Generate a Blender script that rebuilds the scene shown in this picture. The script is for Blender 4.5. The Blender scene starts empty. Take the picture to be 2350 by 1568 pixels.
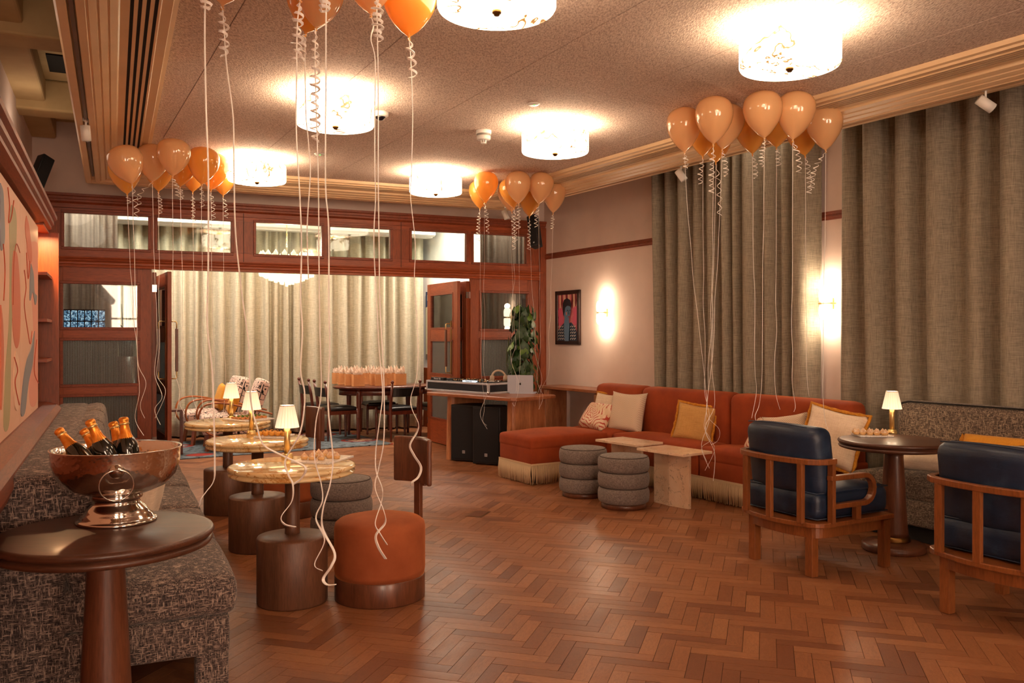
import bpy, math, random
from math import sin, cos, pi, radians, atan2, sqrt, hypot
from mathutils import Vector, Matrix, Euler

SC = bpy.context.scene
COL = SC.collection
# ------------------------------------------------------------------ camera
F, CX, CY, H = 1970.0, 1175.0, 773.0, 1.45      # focal length (px of the 2350 frame), horizon, eye height
cam_d = bpy.data.cameras.new('camera'); cam = bpy.data.objects.new('camera', cam_d)
COL.objects.link(cam); SC.camera = cam
cam.location = (0, 0, H); cam.rotation_euler = (pi/2, 0, 0)
cam_d.sensor_width = 36.0; cam_d.lens = 36.0*F/2350.0
cam_d.shift_y = -(784.0-CY)/2350.0
cam_d.clip_start = 0.05; cam_d.clip_end = 100
# ------------------------------------------------------------------ world and exposure
w = bpy.data.worlds.new('world'); SC.world = w; w.use_nodes = True
w.node_tree.nodes['Background'].inputs[0].default_value = (0.55, 0.6, 0.75, 1)
w.node_tree.nodes['Background'].inputs[1].default_value = 0.25
SC.view_settings.view_transform = 'Standard'; SC.view_settings.look = 'None'
SC.view_settings.gamma = 1.0; SC.view_settings.use_curve_mapping = False
SC.view_settings.exposure = 1.15
cy=SC.cycles; cy.adaptive_threshold=.035; cy.max_bounces=6; cy.diffuse_bounces=4; cy.glossy_bounces=3; cy.transmission_bounces=5; cy.transparent_max_bounces=8
WARM = (1.0, 0.79, 0.55)
LAMP_E = 4.5         # alabaster glow
POOL_W = 2.2         # bulbs in the gap above the shade
def light(name, kind, loc, power, color=WARM, size=0.1, rot=(0,0,0), parent=None, spot=None):
    l = bpy.data.lights.new(name, kind); l.energy = power; l.color = color
    if kind == 'AREA': l.size = size
    elif kind in ('POINT', 'SPOT'): l.shadow_soft_size = size
    if spot: l.spot_size = spot; l.spot_blend = 0.6
    o = bpy.data.objects.new(name, l); COL.objects.link(o); o.location = loc; o.rotation_euler = rot
    if parent: o.parent = parent
    return o

# ------------------------------------------------------------------ frames of the room
AR = atan2(-.8563, .5165)     # right wall: local x runs along it towards the camera side, local y into the wall
AL = radians(24.9)            # left wall: local x away from it, local y along it
AP = radians(23.91)           # far wooden screen: local x along it to the right, local y beyond it
AG = radians(28.55)           # ceiling grid and parquet
def fr(a, x, y, z=0.0): return Vector((x*cos(a)-y*sin(a), x*sin(a)+y*cos(a), z))
def inv(a, X, Y): return (X*cos(a)+Y*sin(a), -X*sin(a)+Y*cos(a))
def P(px, py, z):             # point of the photograph at a known height
    D = F*(H-z)/(py-CY); return Vector(((px-CX)/F*D, D, z))
def PD(px, py, D): return Vector(((px-CX)/F*D, D, H+(CY-py)*D/F))
PY = 10.34                    # the wooden screen's plane
def xP(px, y=PY):
    q = (px-CX)/F; return y*(q*cos(AP)+sin(AP))/(cos(AP)-q*sin(AP))
def sR(px, d):                # place along the right wall seen at px, at distance d
    q = (px-CX)/F; return d*(.5165*q-.8563)/(.5165+.8563*q)
WALLR = 6.31

# ------------------------------------------------------------------ mesh building
class M:
    def __init__(s): s.v=[]; s.f=[]; s.m=[]; s.uv=[]; s.sm=[]; s.T=None; s.k=0; s.smooth=False; s.hasuv=False
    def add(s, vs, fs, uvs=None, smooth=None):
        b=len(s.v)
        if s.T is not None: vs=[s.T@Vector(p) for p in vs]
        s.v.extend([tuple(p) for p in vs])
        for i,f in enumerate(fs):
            s.f.append([b+j for j in f]); s.m.append(s.k); s.sm.append(s.smooth if smooth is None else smooth)
            if uvs: s.hasuv=True; s.uv.append(uvs[i])
            else: s.uv.append([(0,0)]*len(f))
        return s
    def box(s, x0,x1,y0,y1,z0,z1):
        v=[(x0,y0,z0),(x1,y0,z0),(x1,y1,z0),(x0,y1,z0),(x0,y0,z1),(x1,y0,z1),(x1,y1,z1),(x0,y1,z1)]
        return s.add(v,[(0,3,2,1),(4,5,6,7),(0,1,5,4),(1,2,6,5),(2,3,7,6),(3,0,4,7)],smooth=False)
    def cbox(s, x,y,z, a,b,c): return s.box(x-a/2,x+a/2,y-b/2,y+b/2,z-c/2,z+c/2)
    def obox(s, p, q, w, h, up=(0,0,1)):     # bar from p to q, section w x h
        p=Vector(p); q=Vector(q); d=(q-p).normalized(); up=Vector(up)
        sx=d.cross(up)
        if sx.length<1e-4: sx=d.cross(Vector((0,1,0)))
        sx.normalize(); uy=sx.cross(d).normalized(); sx=sx*w/2; uy=uy*h/2
        v=[p-sx-uy,p+sx-uy,p+sx+uy,p-sx+uy,q-sx-uy,q+sx-uy,q+sx+uy,q-sx+uy]
        return s.add(v,[(0,1,2,3),(7,6,5,4),(0,4,5,1),(1,5,6,2),(2,6,7,3),(3,7,4,0)],smooth=False)
    def lathe(s, prof, n=32, c=(0,0), close=True, sx=1, sy=1, smooth=True):
        vs=[];fs=[]
        for r,z in prof:
            for i in range(n): a=2*pi*i/n; vs.append((c[0]+r*cos(a)*sx,c[1]+r*sin(a)*sy,z))
        for j in range(len(prof)-1):
            for i in range(n):
                i2=(i+1)%n; fs.append((j*n+i,j*n+i2,(j+1)*n+i2,(j+1)*n+i))
        if close:
            if prof[0][0]>1e-5: fs.append(tuple(range(n-1,-1,-1)))
            if prof[-1][0]>1e-5: fs.append(tuple((len(prof)-1)*n+i for i in range(n)))
        return s.add(vs,fs,smooth=smooth)
    def tube(s, path, r, n=8, cap=True, flat=None, smooth=True):
        path=[Vector(p) for p in path]; N=len(path); vs=[];fs=[]; prev=None
        for i,p in enumerate(path):
            t=(path[min(i+1,N-1)]-path[max(i-1,0)])
            if t.length<1e-9: t=Vector((0,0,1))
            t.normalize()
            if prev is None:
                a=Vector((0,0,1)) if abs(t.z)<.9 else Vector((1,0,0)); nx=t.cross(a).normalized()
            else:
                nx=prev-t*prev.dot(t)
                if nx.length<1e-6: nx=t.cross(Vector((0,1,0)))
                nx.normalize()
            prev=nx; ny=t.cross(nx); rr=r[i] if isinstance(r,(list,tuple)) else r
            for k in range(n):
                a=2*pi*k/n+(pi/4 if n==4 else 0)
                if flat: vs.append(p+nx*cos(a)*flat[0]+ny*sin(a)*flat[1])
                else: vs.append(p+nx*cos(a)*rr+ny*sin(a)*rr)
        for i in range(N-1):
            for k in range(n):
                k2=(k+1)%n; fs.append((i*n+k,i*n+k2,(i+1)*n+k2,(i+1)*n+k))
        if cap: fs.append(tuple(range(n-1,-1,-1))); fs.append(tuple((N-1)*n+k for k in range(n)))
        return s.add(vs,fs,smooth=smooth)
    def prism(s, poly, z0, z1, axis='z'):
        n=len(poly)
        def mk(a,b,c): return (a,b,c) if axis=='z' else ((a,c,b) if axis=='y' else (c,a,b))
        vs=[mk(x,y,z0) for x,y in poly]+[mk(x,y,z1) for x,y in poly]
        fs=[tuple(range(n-1,-1,-1)),tuple(range(n,2*n))]+[(i,(i+1)%n,n+(i+1)%n,n+i) for i in range(n)]
        return s.add(vs,fs,smooth=False)
    def sweep(s, prof, stations, smooth=False):   # prof list of (a,z); stations list of functions (a,z)->point
        n=len(prof); vs=[];fs=[]
        for g in stations: vs+= [g(a,z) for a,z in prof]
        for j in range(len(stations)-1):
            for i in range(n): i2=(i+1)%n; fs.append((j*n+i,j*n+i2,(j+1)*n+i2,(j+1)*n+i))
        fs.append(tuple(range(n-1,-1,-1))); fs.append(tuple((len(stations)-1)*n+i for i in range(n)))
        return s.add(vs,fs,smooth=smooth)
    def cushion(s, c, size, r=.04, puff=.0, n=4, ptop=True, pside=0.0):
        H3=[k/2 for k in size]; vs=[];fs=[];idx={}
        def par(h):
            q=min(r,h*.98); a=[-h,-h+q*.12,-h+q*.45,-h+q]; m=[-h+q+(2*h-2*q)*i/n for i in range(1,n)]
            return a+m+[-k for k in a[::-1]]
        L=[par(h) for h in H3]; N=n+6
        def key(i,j,k):
            if (i,j,k) in idx: return idx[(i,j,k)]
            p=[L[0][i],L[1][j],L[2][k]]
            q=[max(-h+min(r,h*.98),min(h-min(r,h*.98),a)) for a,h in zip(p,H3)]
            d=Vector([a-b for a,b in zip(p,q)])
            if d.length>1e-9: d.normalize(); d*=min(r,min(H3)*.98)
            x,y,z=[a+b for a,b in zip(q,d)]
            u,v,w_=x/H3[0],y/H3[1],z/H3[2]
            if puff:
                bump=puff*max(0,1-abs(u)**2.5)*max(0,1-abs(v)**2.5)
                if w_>0: z+=bump*w_
                elif ptop is False: z+=bump*w_
            if pside:
                x+=pside*u*max(0,1-v*v)*max(0,1-w_*w_); y+=pside*v*max(0,1-u*u)*max(0,1-w_*w_)
            idx[(i,j,k)]=len(vs); vs.append((c[0]+x,c[1]+y,c[2]+z)); return idx[(i,j,k)]
        for i in range(N):
            for j in range(N):
                fs.append((key(i,j,0),key(i,j+1,0),key(i+1,j+1,0),key(i+1,j,0)))
                fs.append((key(i,j,N),key(i+1,j,N),key(i+1,j+1,N),key(i,j+1,N)))
                fs.append((key(i,0,j),key(i+1,0,j),key(i+1,0,j+1),key(i,0,j+1)))
                fs.append((key(i,N,j),key(i,N,j+1),key(i+1,N,j+1),key(i+1,N,j)))
                fs.append((key(0,i,j),key(0,i,j+1),key(0,i+1,j+1),key(0,i+1,j)))
                fs.append((key(N,i,j),key(N,i+1,j),key(N,i+1,j+1),key(N,i,j+1)))
        return s.add(vs,fs,smooth=True)
    def pillow(s, w, h, t, n=14, pinch=.12):     # stands in the xz plane, thickness along y, base at z=0
        vs=[];fs=[]
        for side in (1,-1):
            b=len(vs)
            for i in range(n+1):
                for j in range(n+1):
                    u=i/n*2-1; v=j/n*2-1
                    k=1-pinch*(1-v*v)*abs(u)**3; l=1-pinch*(1-u*u)*abs(v)**3
                    th=t/2*(max(0,1-u**4)*max(0,1-v**4))**.45
                    wr=.05*t*sin(5*u+3*v+side)*(1-u*u)*(1-v*v)
                    vs.append((u*w/2*k, side*(th+wr) , h/2+v*h/2*l))
            for i in range(n):
                for j in range(n):
                    a=b+i*(n+1)+j; q=(a,a+1,a+n+2,a+n+1)
                    fs.append(q if side>0 else q[::-1])
        return s.add(vs,fs,smooth=True)
    def build(s, name, mat, parent=None, rot=0, loc=(0,0,0), bevel=0, seg=2, sub=0, solid=0, weld=False):
        me=bpy.data.meshes.new(name); me.from_pydata(s.v,[],s.f)
        mats=mat if isinstance(mat,(list,tuple)) else [mat]
        for q in mats: me.materials.append(q)
        me.polygons.foreach_set('material_index',s.m); me.polygons.foreach_set('use_smooth',s.sm)
        if s.hasuv:
            l=me.uv_layers.new(name='UVMap'); flat=[c for f in s.uv for uv in f for c in uv]; l.data.foreach_set('uv',flat)
        me.update(); me.validate()
        o=bpy.data.objects.new(name,me); COL.objects.link(o)
        if parent: o.parent=parent
        o.location=loc; o.rotation_euler=(0,0,rot) if not isinstance(rot,(tuple,Euler)) else rot
        if weld or sub:
            m=o.modifiers.new('weld','WELD'); m.merge_threshold=.0004
        if bevel:
            m=o.modifiers.new('bevel','BEVEL'); m.width=bevel; m.segments=seg; m.limit_method='ANGLE'; m.angle_limit=radians(40); m.harden_normals=False
        if sub:
            m=o.modifiers.new('sub','SUBSURF'); m.levels=sub; m.render_levels=sub
        if solid:
            m=o.modifiers.new('solid','SOLIDIFY'); m.thickness=solid; m.offset=0
        return o
def S(o): o['kind']='structure'; return o
def stuff(o): o['kind']='stuff'; return o
def tag(o,label,cat,group=None):
    o['label']=label; o['category']=cat
    if group: o['group']=group
    return o
def thing(name,label,cat,loc=(0,0,0),rot=0,group=None):
    o=bpy.data.objects.new(name,None); COL.objects.link(o); o.empty_display_size=.1
    o.location=loc; o.rotation_euler=(0,0,rot) if not isinstance(rot,(tuple,Euler)) else rot
    return tag(o,label,cat,group)
def kids(o): return [c for c in bpy.data.objects if c.parent==o]
def dup(o,loc,rot=None,label=None,group=None,_kids=None,scale=None):
    r=o.copy(); COL.objects.link(r); r.location=loc
    if rot is not None: r.rotation_euler=(0,0,rot) if not isinstance(rot,(tuple,Euler)) else rot
    if scale: r.scale=scale
    if label: r['label']=label
    if group: r['group']=group
    for ch in o.children:
        c=ch.copy(); COL.objects.link(c); c.parent=r
        for g in ch.children: d=g.copy(); COL.objects.link(d); d.parent=c
    return r
def rrect(w,h,r,n=5):
    out=[]
    for cx,cy,a0 in ((w/2-r,h/2-r,0),(-w/2+r,h/2-r,pi/2),(-w/2+r,-h/2+r,pi),(w/2-r,-h/2+r,1.5*pi)):
        for i in range(n+1): a=a0+pi/2*i/n; out.append((cx+r*cos(a),cy+r*sin(a)))
    return out
def catmull(pts, k=6):
    pts=[Vector(p) for p in pts]; out=[]
    n=len(pts)
    for i in range(n-1):
        p0=pts[max(i-1,0)];p1=pts[i];p2=pts[i+1];p3=pts[min(i+2,n-1)]
        for j in range(k):
            t=j/k; out.append(.5*((2*p1)+(p2-p0)*t+(2*p0-5*p1+4*p2-p3)*t*t+(3*p1-p0-3*p2+p3)*t**3))
    out.append(pts[-1]); return out

# ------------------------------------------------------------------ materials
def lin(c):
    if isinstance(c,str):
        c=c.lstrip('#'); c=[int(c[i:i+2],16)/255 for i in (0,2,4)]
        c=[x/12.92 if x<=.04045 else ((x+.055)/1.055)**2.4 for x in c]
    return (c[0],c[1],c[2],1)
class NT:
    def __init__(s,name):
        s.m=bpy.data.materials.new(name); s.m.use_nodes=True; s.t=s.m.node_tree; s.n=s.t.nodes; s.l=s.t.links
        s.b=s.n['Principled BSDF']; s.out=s.n['Material Output']
    def node(s,kind,**kw):
        n=s.n.new(kind)
        for k,v in kw.items():
            if k=='ins':
                for a,b in v.items():
                    if hasattr(b,'is_linked') or str(type(b)).find('NodeSocket')>=0: s.l.new(b,n.inputs[a])
                    else: n.inputs[a].default_value=b
            else: setattr(n,k,v)
        return n
    def coord(s,kind='Object',scale=(1,1,1),rot=(0,0,0),loc=(0,0,0)):
        tc=s.node('ShaderNodeTexCoord'); mp=s.node('ShaderNodeMapping',ins={'Vector':tc.outputs[kind],'Scale':scale,'Rotation':rot,'Location':loc}); return mp.outputs[0]
    def noise(s,vec,scale,detail=4,rough=.6,dist=0): return s.node('ShaderNodeTexNoise',ins={'Vector':vec,'Scale':scale,'Detail':detail,'Roughness':rough,'Distortion':dist}).outputs['Fac']
    def ramp(s,fac,stops):
        r=s.node('ShaderNodeValToRGB'); s.l.new(fac,r.inputs[0]); e=r.color_ramp.elements
        while len(e)<len(stops): e.new(.5)
        for i,(p,c) in enumerate(stops): e[i].position=p; e[i].color=lin(c) if not isinstance(c,(int,float)) else (c,c,c,1)
        return r.outputs[0]
    def mix(s,fac,a,b,mode='MIX'):
        n=s.node('ShaderNodeMix',data_type='RGBA',blend_type=mode)
        for sock,v in ((n.inputs[0],fac),(n.inputs[6],a),(n.inputs[7],b)):
            if hasattr(v,'is_linked'): s.l.new(v,sock)
            elif isinstance(v,(int,float)) : sock.default_value=v
            else: sock.default_value=lin(v)
        return n.outputs[2]
    def math(s,op,a,b=0.0,c=None):
        n=s.node('ShaderNodeMath',operation=op)
        for sock,v in zip(n.inputs,(a,b,c)):
            if v is None: continue
            if hasattr(v,'is_linked'): s.l.new(v,sock)
            else: sock.default_value=v
        return n.outputs[0]
    def bump(s,h,strength=.3,dist=.01):
        n=s.node('ShaderNodeBump',ins={'Height':h,'Strength':strength,'Distance':dist}); s.l.new(n.outputs[0],s.b.inputs['Normal']); return n
    def set(s,**kw):
        for k,v in kw.items():
            i=s.b.inputs[k.replace('_',' ')]
            if hasattr(v,'is_linked'): s.l.new(v,i)
            elif k in('Base_Color','Emission_Color','Sheen_Tint','Coat_Tint','Specular_Tint'): i.default_value=lin(v)
            else: i.default_value=v
        return s
def simple(name,c,rough=.5,metal=0,**kw):
    t=NT(name); t.set(Base_Color=c,Roughness=rough,Metallic=metal,**kw); return t.m
def mottled(name,c1,c2,scale=8,rough=.5,bump=0,bscale=60,stretch=(1,1,1),metal=0,**kw):
    t=NT(name); v=t.coord('Object',scale=stretch); t.set(Base_Color=t.ramp(t.noise(v,scale),[(.35,c1),(.65,c2)]),Roughness=rough,Metallic=metal,**kw)
    if bump: t.bump(t.noise(v,bscale,3),bump,.002)
    return t.m
def wood(name,c1,c2,scale=3,axis='z',rough=.4,fine=1.0,coat=0,dark=None):
    t=NT(name); st={'x':(.12,1,1),'y':(1,.12,1),'z':(1,1,.12)}[axis]
    v=t.coord('Object',scale=st); a=t.noise(v,scale*4,6,.62,.8); b=t.noise(v,scale*45,3,.6)
    col=t.ramp(a,[(.3,c1),(.7,c2)]); col=t.mix(.35*fine,col,t.ramp(b,[(.3,'#3a1a08'),(.62,'#ffffff')]),'MULTIPLY')
    t.set(Base_Color=col,Roughness=rough); 
    if coat: t.set(Coat_Weight=coat,Coat_Roughness=.15)
    t.bump(b,.12,.002); return t.m
# ------------------------------------------------------------------ material library
OAK='#a5552c'
m_oak=wood('screen oak stained red brown','#863c18','#9c4a20',2,'z',.42)
m_oakx=wood('screen oak rail','#8f421f','#a85029',2,'x',.42)
m_trim=wood('moulding oak','#7e3a20','#98492a',3,'y',.45)
m_walnut=wood('walnut','#5a3220','#7a4830',3,'z',.35,coat=.2)
m_walnutx=wood('walnut top','#4a2c1e','#643c29',3,'x',.38,coat=.12)
m_baseW=wood('smoked oak drum','#5c3a28','#7b513a',3,'z',.45)
m_chairW=wood('lounge chair beech','#7e441f','#985a2f',3,'z',.35,coat=.2)
m_acacia=wood('acacia','#9a5a38','#c98a5e',2,'z',.38)
m_acaciax=wood('acacia top','#8c4a2a','#b8764c',2,'x',.35,coat=.2)
m_din=wood('dark rosewood','#4a1c0e','#6b2c18',3,'z',.28,coat=.4)
m_bent=wood('bentwood','#9a5020','#b5652e',3,'x',.35)
m_paint=mottled('wall paint','#dcc6bb','#e2ccc0',3,.85)
m_beige=mottled('bulkhead paint','#e0bd92','#e6c59c',3,.45)
m_void=mottled('old plaster','#b09468','#bca074',3,.9)
m_white=mottled('white paint','#e9e7e2','#f0eee9',3,.7)
m_dark=simple('dark recess','#15100c',.9)
m_black=mottled('black plastic','#141416','#1c1c20',30,.5)
m_whitep=simple('white plastic','#e8e4de',.4)
m_brass=mottled('brass','#dcbc7c','#e4c88c',20,.32,metal=.9)
m_bronze=simple('bronze','#8a6436',.35,1)
m_alu=mottled('aluminium','#b8b8be','#c8c8ce',40,.4,metal=.35)
m_chrome=simple('chrome','#c8c6c4',.15,1)

def mk_floor():
    t=NT('parquet oak'); a=t.node('ShaderNodeAttribute',attribute_name='rnd'); r=a.outputs['Fac']
    uv=t.node('ShaderNodeTexCoord').outputs['UV']
    off=t.node('ShaderNodeCombineXYZ',ins={'X':t.math('MULTIPLY',r,37.0),'Y':t.math('MULTIPLY',r,91.0)}).outputs[0]
    vv=t.node('ShaderNodeVectorMath',operation='ADD',ins={0:uv,1:off}).outputs[0]
    mp=t.node('ShaderNodeMapping',ins={'Vector':vv,'Scale':(.6,2.2,1)}).outputs[0]
    g=t.noise(mp,2.2,5,.65,1.2); fine=t.noise(t.node('ShaderNodeMapping',ins={'Vector':vv,'Scale':(2,26,1)}).outputs[0],2.0,3,.6)
    col=t.ramp(g,[(.25,'#7c5238'),(.5,'#9a6c4a'),(.75,'#aa7c58')])
    tone=t.ramp(r,[(0,'#a88070'),(.25,'#dcc4b4'),(.7,'#efd9ca'),(1,'#fff0e2')])
    col=t.mix(1.0,col,tone,'MULTIPLY'); col=t.mix(.32,col,t.ramp(fine,[(.25,'#6a4028'),(.6,'#ffffff')]),'MULTIPLY')
    w=t.coord('Object'); wear=t.noise(w,.9,4,.6)
    col=t.mix(t.math('MULTIPLY',wear,.28),col,'#c08a66')
    t.set(Base_Color=col,Roughness=t.ramp(t.noise(w,3,4),[(.3,.30),(.7,.46)]))
    t.set(Specular_IOR_Level=.4)
    t.bump(t.math('ADD',fine,t.noise(w,18,3)),.10,.0015); return t.m
m_floor=mk_floor()
m_joint=simple('parquet joint','#24140c',.9)

def mk_ceil():
    t=NT('textured ceiling board'); v=t.coord('Object',scale=(1,1,1)); st=t.coord('Object',scale=(1,.35,1))
    n=t.noise(st,105,3,.75); c=t.ramp(n,[(.34,'#b0968a'),(.5,'#d8c2b4'),(.66,'#ecdacd')])
    t.set(Base_Color=c,Roughness=.95); t.bump(n,.8,.005); return t.m
m_ceil=mk_ceil()

def mk_alab():
    t=NT('alabaster glow'); v=t.coord('Object'); oi=t.node('ShaderNodeObjectInfo').outputs['Random']
    v2=t.node('ShaderNodeVectorMath',operation='ADD',ins={0:v,1:t.node('ShaderNodeCombineXYZ',ins={'X':t.math('MULTIPLY',oi,9.0),'Y':t.math('MULTIPLY',oi,5.0)}).outputs[0]}).outputs[0]
    ln=t.math('ABSOLUTE',t.math('SUBTRACT',t.noise(v2,2.8,4,.55,.5),.5)); wd=t.noise(v2,9,2)
    vein=t.math('MULTIPLY',t.ramp(t.math('DIVIDE',ln,t.math('MULTIPLY_ADD',wd,.028,.003)),[(.25,1.0),(.9,0.0)]),t.ramp(t.noise(v2,4.5,2,.5),[(.36,0.0),(.46,1.0)]))
    cl=t.noise(v2,3,3,.5)
    st=t.mix(vein,t.ramp(cl,[(.3,.6),(.7,1.0)]),(.08,.08,.08))
    col=t.mix(vein,WARM,'#c88a3c')
    t.set(Base_Color='#e8d8c0',Roughness=.4,Emission_Color=col)
    t.l.new(t.math('MULTIPLY',st,LAMP_E),t.b.inputs['Emission Strength']); return t.m
m_alab=mk_alab()
def emit(name,c,s):
    t=NT(name); t.set(Base_Color=c,Emission_Color=c,Emission_Strength=s,Roughness=.5); return t.m
def mk_shade(name='pleated silk shade',s=.5):
    t=NT(name); v=t.coord('Object'); z=t.node('ShaderNodeSeparateXYZ',ins={0:v}).outputs
    an=t.math('ARCTAN2',z[1],z[0]); pl=t.math('ABSOLUTE',t.math('SINE',t.math('MULTIPLY',an,10.0)))
    k=t.ramp(pl,[(0,.45),(.35,1.0)])
    zz=t.math('MULTIPLY_ADD',z[2],1.0,0.0)
    g=t.ramp(zz,[(.18,1.0),(.30,.5)])
    t.set(Base_Color='#f3e2c4',Roughness=.8,Emission_Color=(1.0,.78,.50))
    t.l.new(t.math('MULTIPLY',t.math('MULTIPLY',k,g),s),t.b.inputs['Emission Strength']); return t.m
m_shade=mk_shade()

def mk_tweed(name,c0,c1,c2,sc=1.0):
    t=NT(name); a=t.noise(t.coord('Object',scale=(1,1,.18)),150*sc,2,.7); b=t.noise(t.coord('Object',scale=(.18,.18,1)),150*sc,2,.7)
    m=t.math('MAXIMUM',a,b); c=t.ramp(m,[(.45,c0),(.56,c1),(.68,c2)])
    t.set(Base_Color=c,Roughness=.95,Sheen_Weight=.15); t.bump(m,.7,.004); return t.m
m_tweed=mk_tweed('grey tweed','#2c2425','#665650','#b29c8c',1.3)
m_tweed2=mk_tweed('brown tweed','#3a2f28','#6b5a4c','#a8967f',1.5)
m_grey=mk_tweed('grey herringbone wool','#5a4f4a','#7d7069','#94867d',2.2)
def mk_velvet(name,c1,c2,sheen=.6):
    t=NT(name); v=t.coord('Object'); n=t.noise(v,5,4,.6); f=t.noise(v,300,2)
    t.set(Base_Color=t.ramp(n,[(.3,c1),(.7,c2)]),Roughness=.85,Sheen_Weight=sheen,Sheen_Roughness=.35,Sheen_Tint='#ff9a50'); t.bump(f,.2,.001); return t.m
m_velvet=mk_velvet('rust velvet','#853006','#9c3e0c',.25)
m_velvet2=mk_velvet('rust velvet stool','#8c421c','#a3552c',.4)
def mk_linen(name,c0,c1):
    t=NT(name); a=t.noise(t.coord('Object',scale=(1,1,.05)),220,2,.7); b=t.noise(t.coord('Object',scale=(.05,.05,1)),220,2,.7); m=t.math('ADD',t.math('MULTIPLY',a,.5),t.math('MULTIPLY',b,.5))
    t.set(Base_Color=t.ramp(m,[(.38,c0),(.62,c1)]),Roughness=.9,Sheen_Weight=.1); t.bump(m,.35,.002); return t.m
m_curt=mk_linen('grey brown linen','#746a5b','#9f9380')
m_curtB=mk_linen('sage linen','#a09a86','#c8c1ac')
m_curtD=mk_linen('taupe linen','#83766a','#a4968a')  # even brown cloth colour of the curtains behind the side glass
def mk_leather():
    t=NT('navy leather'); v=t.coord('Object'); n=t.noise(v,4,5,.65); c=t.node('ShaderNodeTexVoronoi',feature='DISTANCE_TO_EDGE',ins={'Vector':v,'Scale':180.0}).outputs['Distance']
    w=t.noise(t.coord('Object',scale=(1,1,3)),6,4,.6,1.5)
    t.set(Base_Color=t.ramp(n,[(.3,'#101c30'),(.55,'#1b2c45'),(.75,'#3a4c62')]),Roughness=t.ramp(n,[(.3,.32),(.7,.5)])); t.bump(t.math('ADD',t.math('MULTIPLY',c,.15),w),.28,.006); return t.m
m_leather=mk_leather()
m_bleather=mottled('black leather','#0f0e10','#1b191a',12,.32,.5,14)
def mk_marble(name,base,c2,vein,rough=.12,sc=1.0,vw=.03):
    t=NT(name); v=t.coord('Object'); n=t.noise(v,4*sc,5,.6,1.0)
    dv=t.node('ShaderNodeVectorMath',operation='ADD',ins={0:v,1:t.node('ShaderNodeCombineXYZ',ins={'X':t.math('MULTIPLY',n,.4),'Y':t.math('MULTIPLY',n,.25)}).outputs[0]}).outputs[0]
    wv=t.noise(dv,3*sc,6,.6,2.0); line=t.math('ABSOLUTE',t.math('SUBTRACT',wv,.5))
    c=t.ramp(n,[(.35,base),(.65,c2)]); c=t.mix(t.ramp(line,[(0,1.0),(vw,0.0)]),c,vein)
    t.set(Base_Color=c,Roughness=rough); return t.m
m_onyx=mk_marble('honey onyx','#deb87c','#ecd6a8','#b87a34',.07,.8,.02)
m_pink=mk_marble('pink marble','#dcb898','#e8cdb2','#7a5f50',.22,.8,.005)
m_plate=mk_marble('white marble board','#e9e2dc','#f2ede8','#8a8590',.25,6,.02)
def mk_glass(name='clear glass',rib=False,tint='#dfe6e4',rough=.0):
    t=NT(name); g=t.node('ShaderNodeBsdfGlass',ins={'Color':lin(tint),'Roughness':rough,'IOR':1.15 if not rib else 1.35})
    tr=t.node('ShaderNodeBsdfTransparent',ins={'Color':lin(tint)}); gl=t.node('ShaderNodeBsdfGlossy',ins={'Color':(1,1,1,1),'Roughness':.02 if not rib else .12})
    if rib:
        v=t.coord('Object'); x=t.node('ShaderNodeSeparateXYZ',ins={0:v}).outputs[0]
        h=t.math('SINE',t.math('MULTIPLY',x,2*pi/.016)); b=t.node('ShaderNodeBump',ins={'Height':h,'Strength':1.0,'Distance':.004})
        rf=t.node('ShaderNodeBsdfTranslucent',ins={'Color':lin('#b8c4c0')}); t.l.new(b.outputs[0],gl.inputs['Normal'])
        rf=t.node('ShaderNodeBsdfDiffuse',ins={'Color':lin('#a8b0b0')})
        m2=t.node('ShaderNodeMixShader'); t.l.new(t.ramp(h,[(.2,.18),(.8,.5)]),m2.inputs[0]); t.l.new(tr.outputs[0],m2.inputs[1]); t.l.new(rf.outputs[0],m2.inputs[2]); base=m2.outputs[0]
    else: base=tr.outputs[0]
    fr_=t.node('ShaderNodeFresnel',ins={'IOR':1.6}); mx=t.node('ShaderNodeMixShader'); t.l.new(fr_.outputs[0],mx.inputs[0]); t.l.new(base,mx.inputs[1]); t.l.new(gl.outputs[0],mx.inputs[2])
    t.l.new(mx.outputs[0],t.out.inputs[0]); return t.m
m_glass=mk_glass(); m_rib=mk_glass('reeded glass',True,'#c9d2cf')
def mk_balloon(name,c):
    t=NT(name); t.set(Base_Color=c,Roughness=.14,Coat_Weight=1.0,Coat_Roughness=.05,Coat_IOR=1.7)
    tl=t.node('ShaderNodeBsdfTranslucent',ins={'Color':lin(c)}); mx=t.node('ShaderNodeMixShader',ins={0:.36})
    t.l.new(t.b.outputs[0],mx.inputs[1]); t.l.new(tl.outputs[0],mx.inputs[2]); t.l.new(mx.outputs[0],t.out.inputs[0]); return t.m
m_bal1=mk_balloon('peach latex','#ffd09a'); m_bal2=mk_balloon('orange latex','#ffbe58')
m_rope=simple('cream ribbon','#fffaf4',.35,0,Sheen_Weight=.3)
m_silver=None
def mk_silver():
    t=NT('hammered silver'); v=t.coord('Object'); n=t.node('ShaderNodeTexVoronoi',feature='SMOOTH_F1',ins={'Vector':v,'Scale':75.0}).outputs['Distance']
    t.set(Base_Color='#e4ddd6',Metallic=1.0,Roughness=.14); t.bump(n,.22,.005); return t.m
m_silver=mk_silver()
m_silver2=simple('polished silver','#d0c6bc',.08,1)
m_foil=mottled('orange foil','#e8892a','#f3a64a',30,.3,.5,40,metal=.75)
m_bottle=simple('dark green bottle glass','#0a0e08',.06,0,Coat_Weight=1.0)
m_label=simple('paper label','#dcb45a',.5)
m_kraft=mottled('kraft card','#c98a56','#d49a66',6,.8)
m_kraftd=mottled('kraft card fold','#b87a48','#c08450',6,.8)
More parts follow.
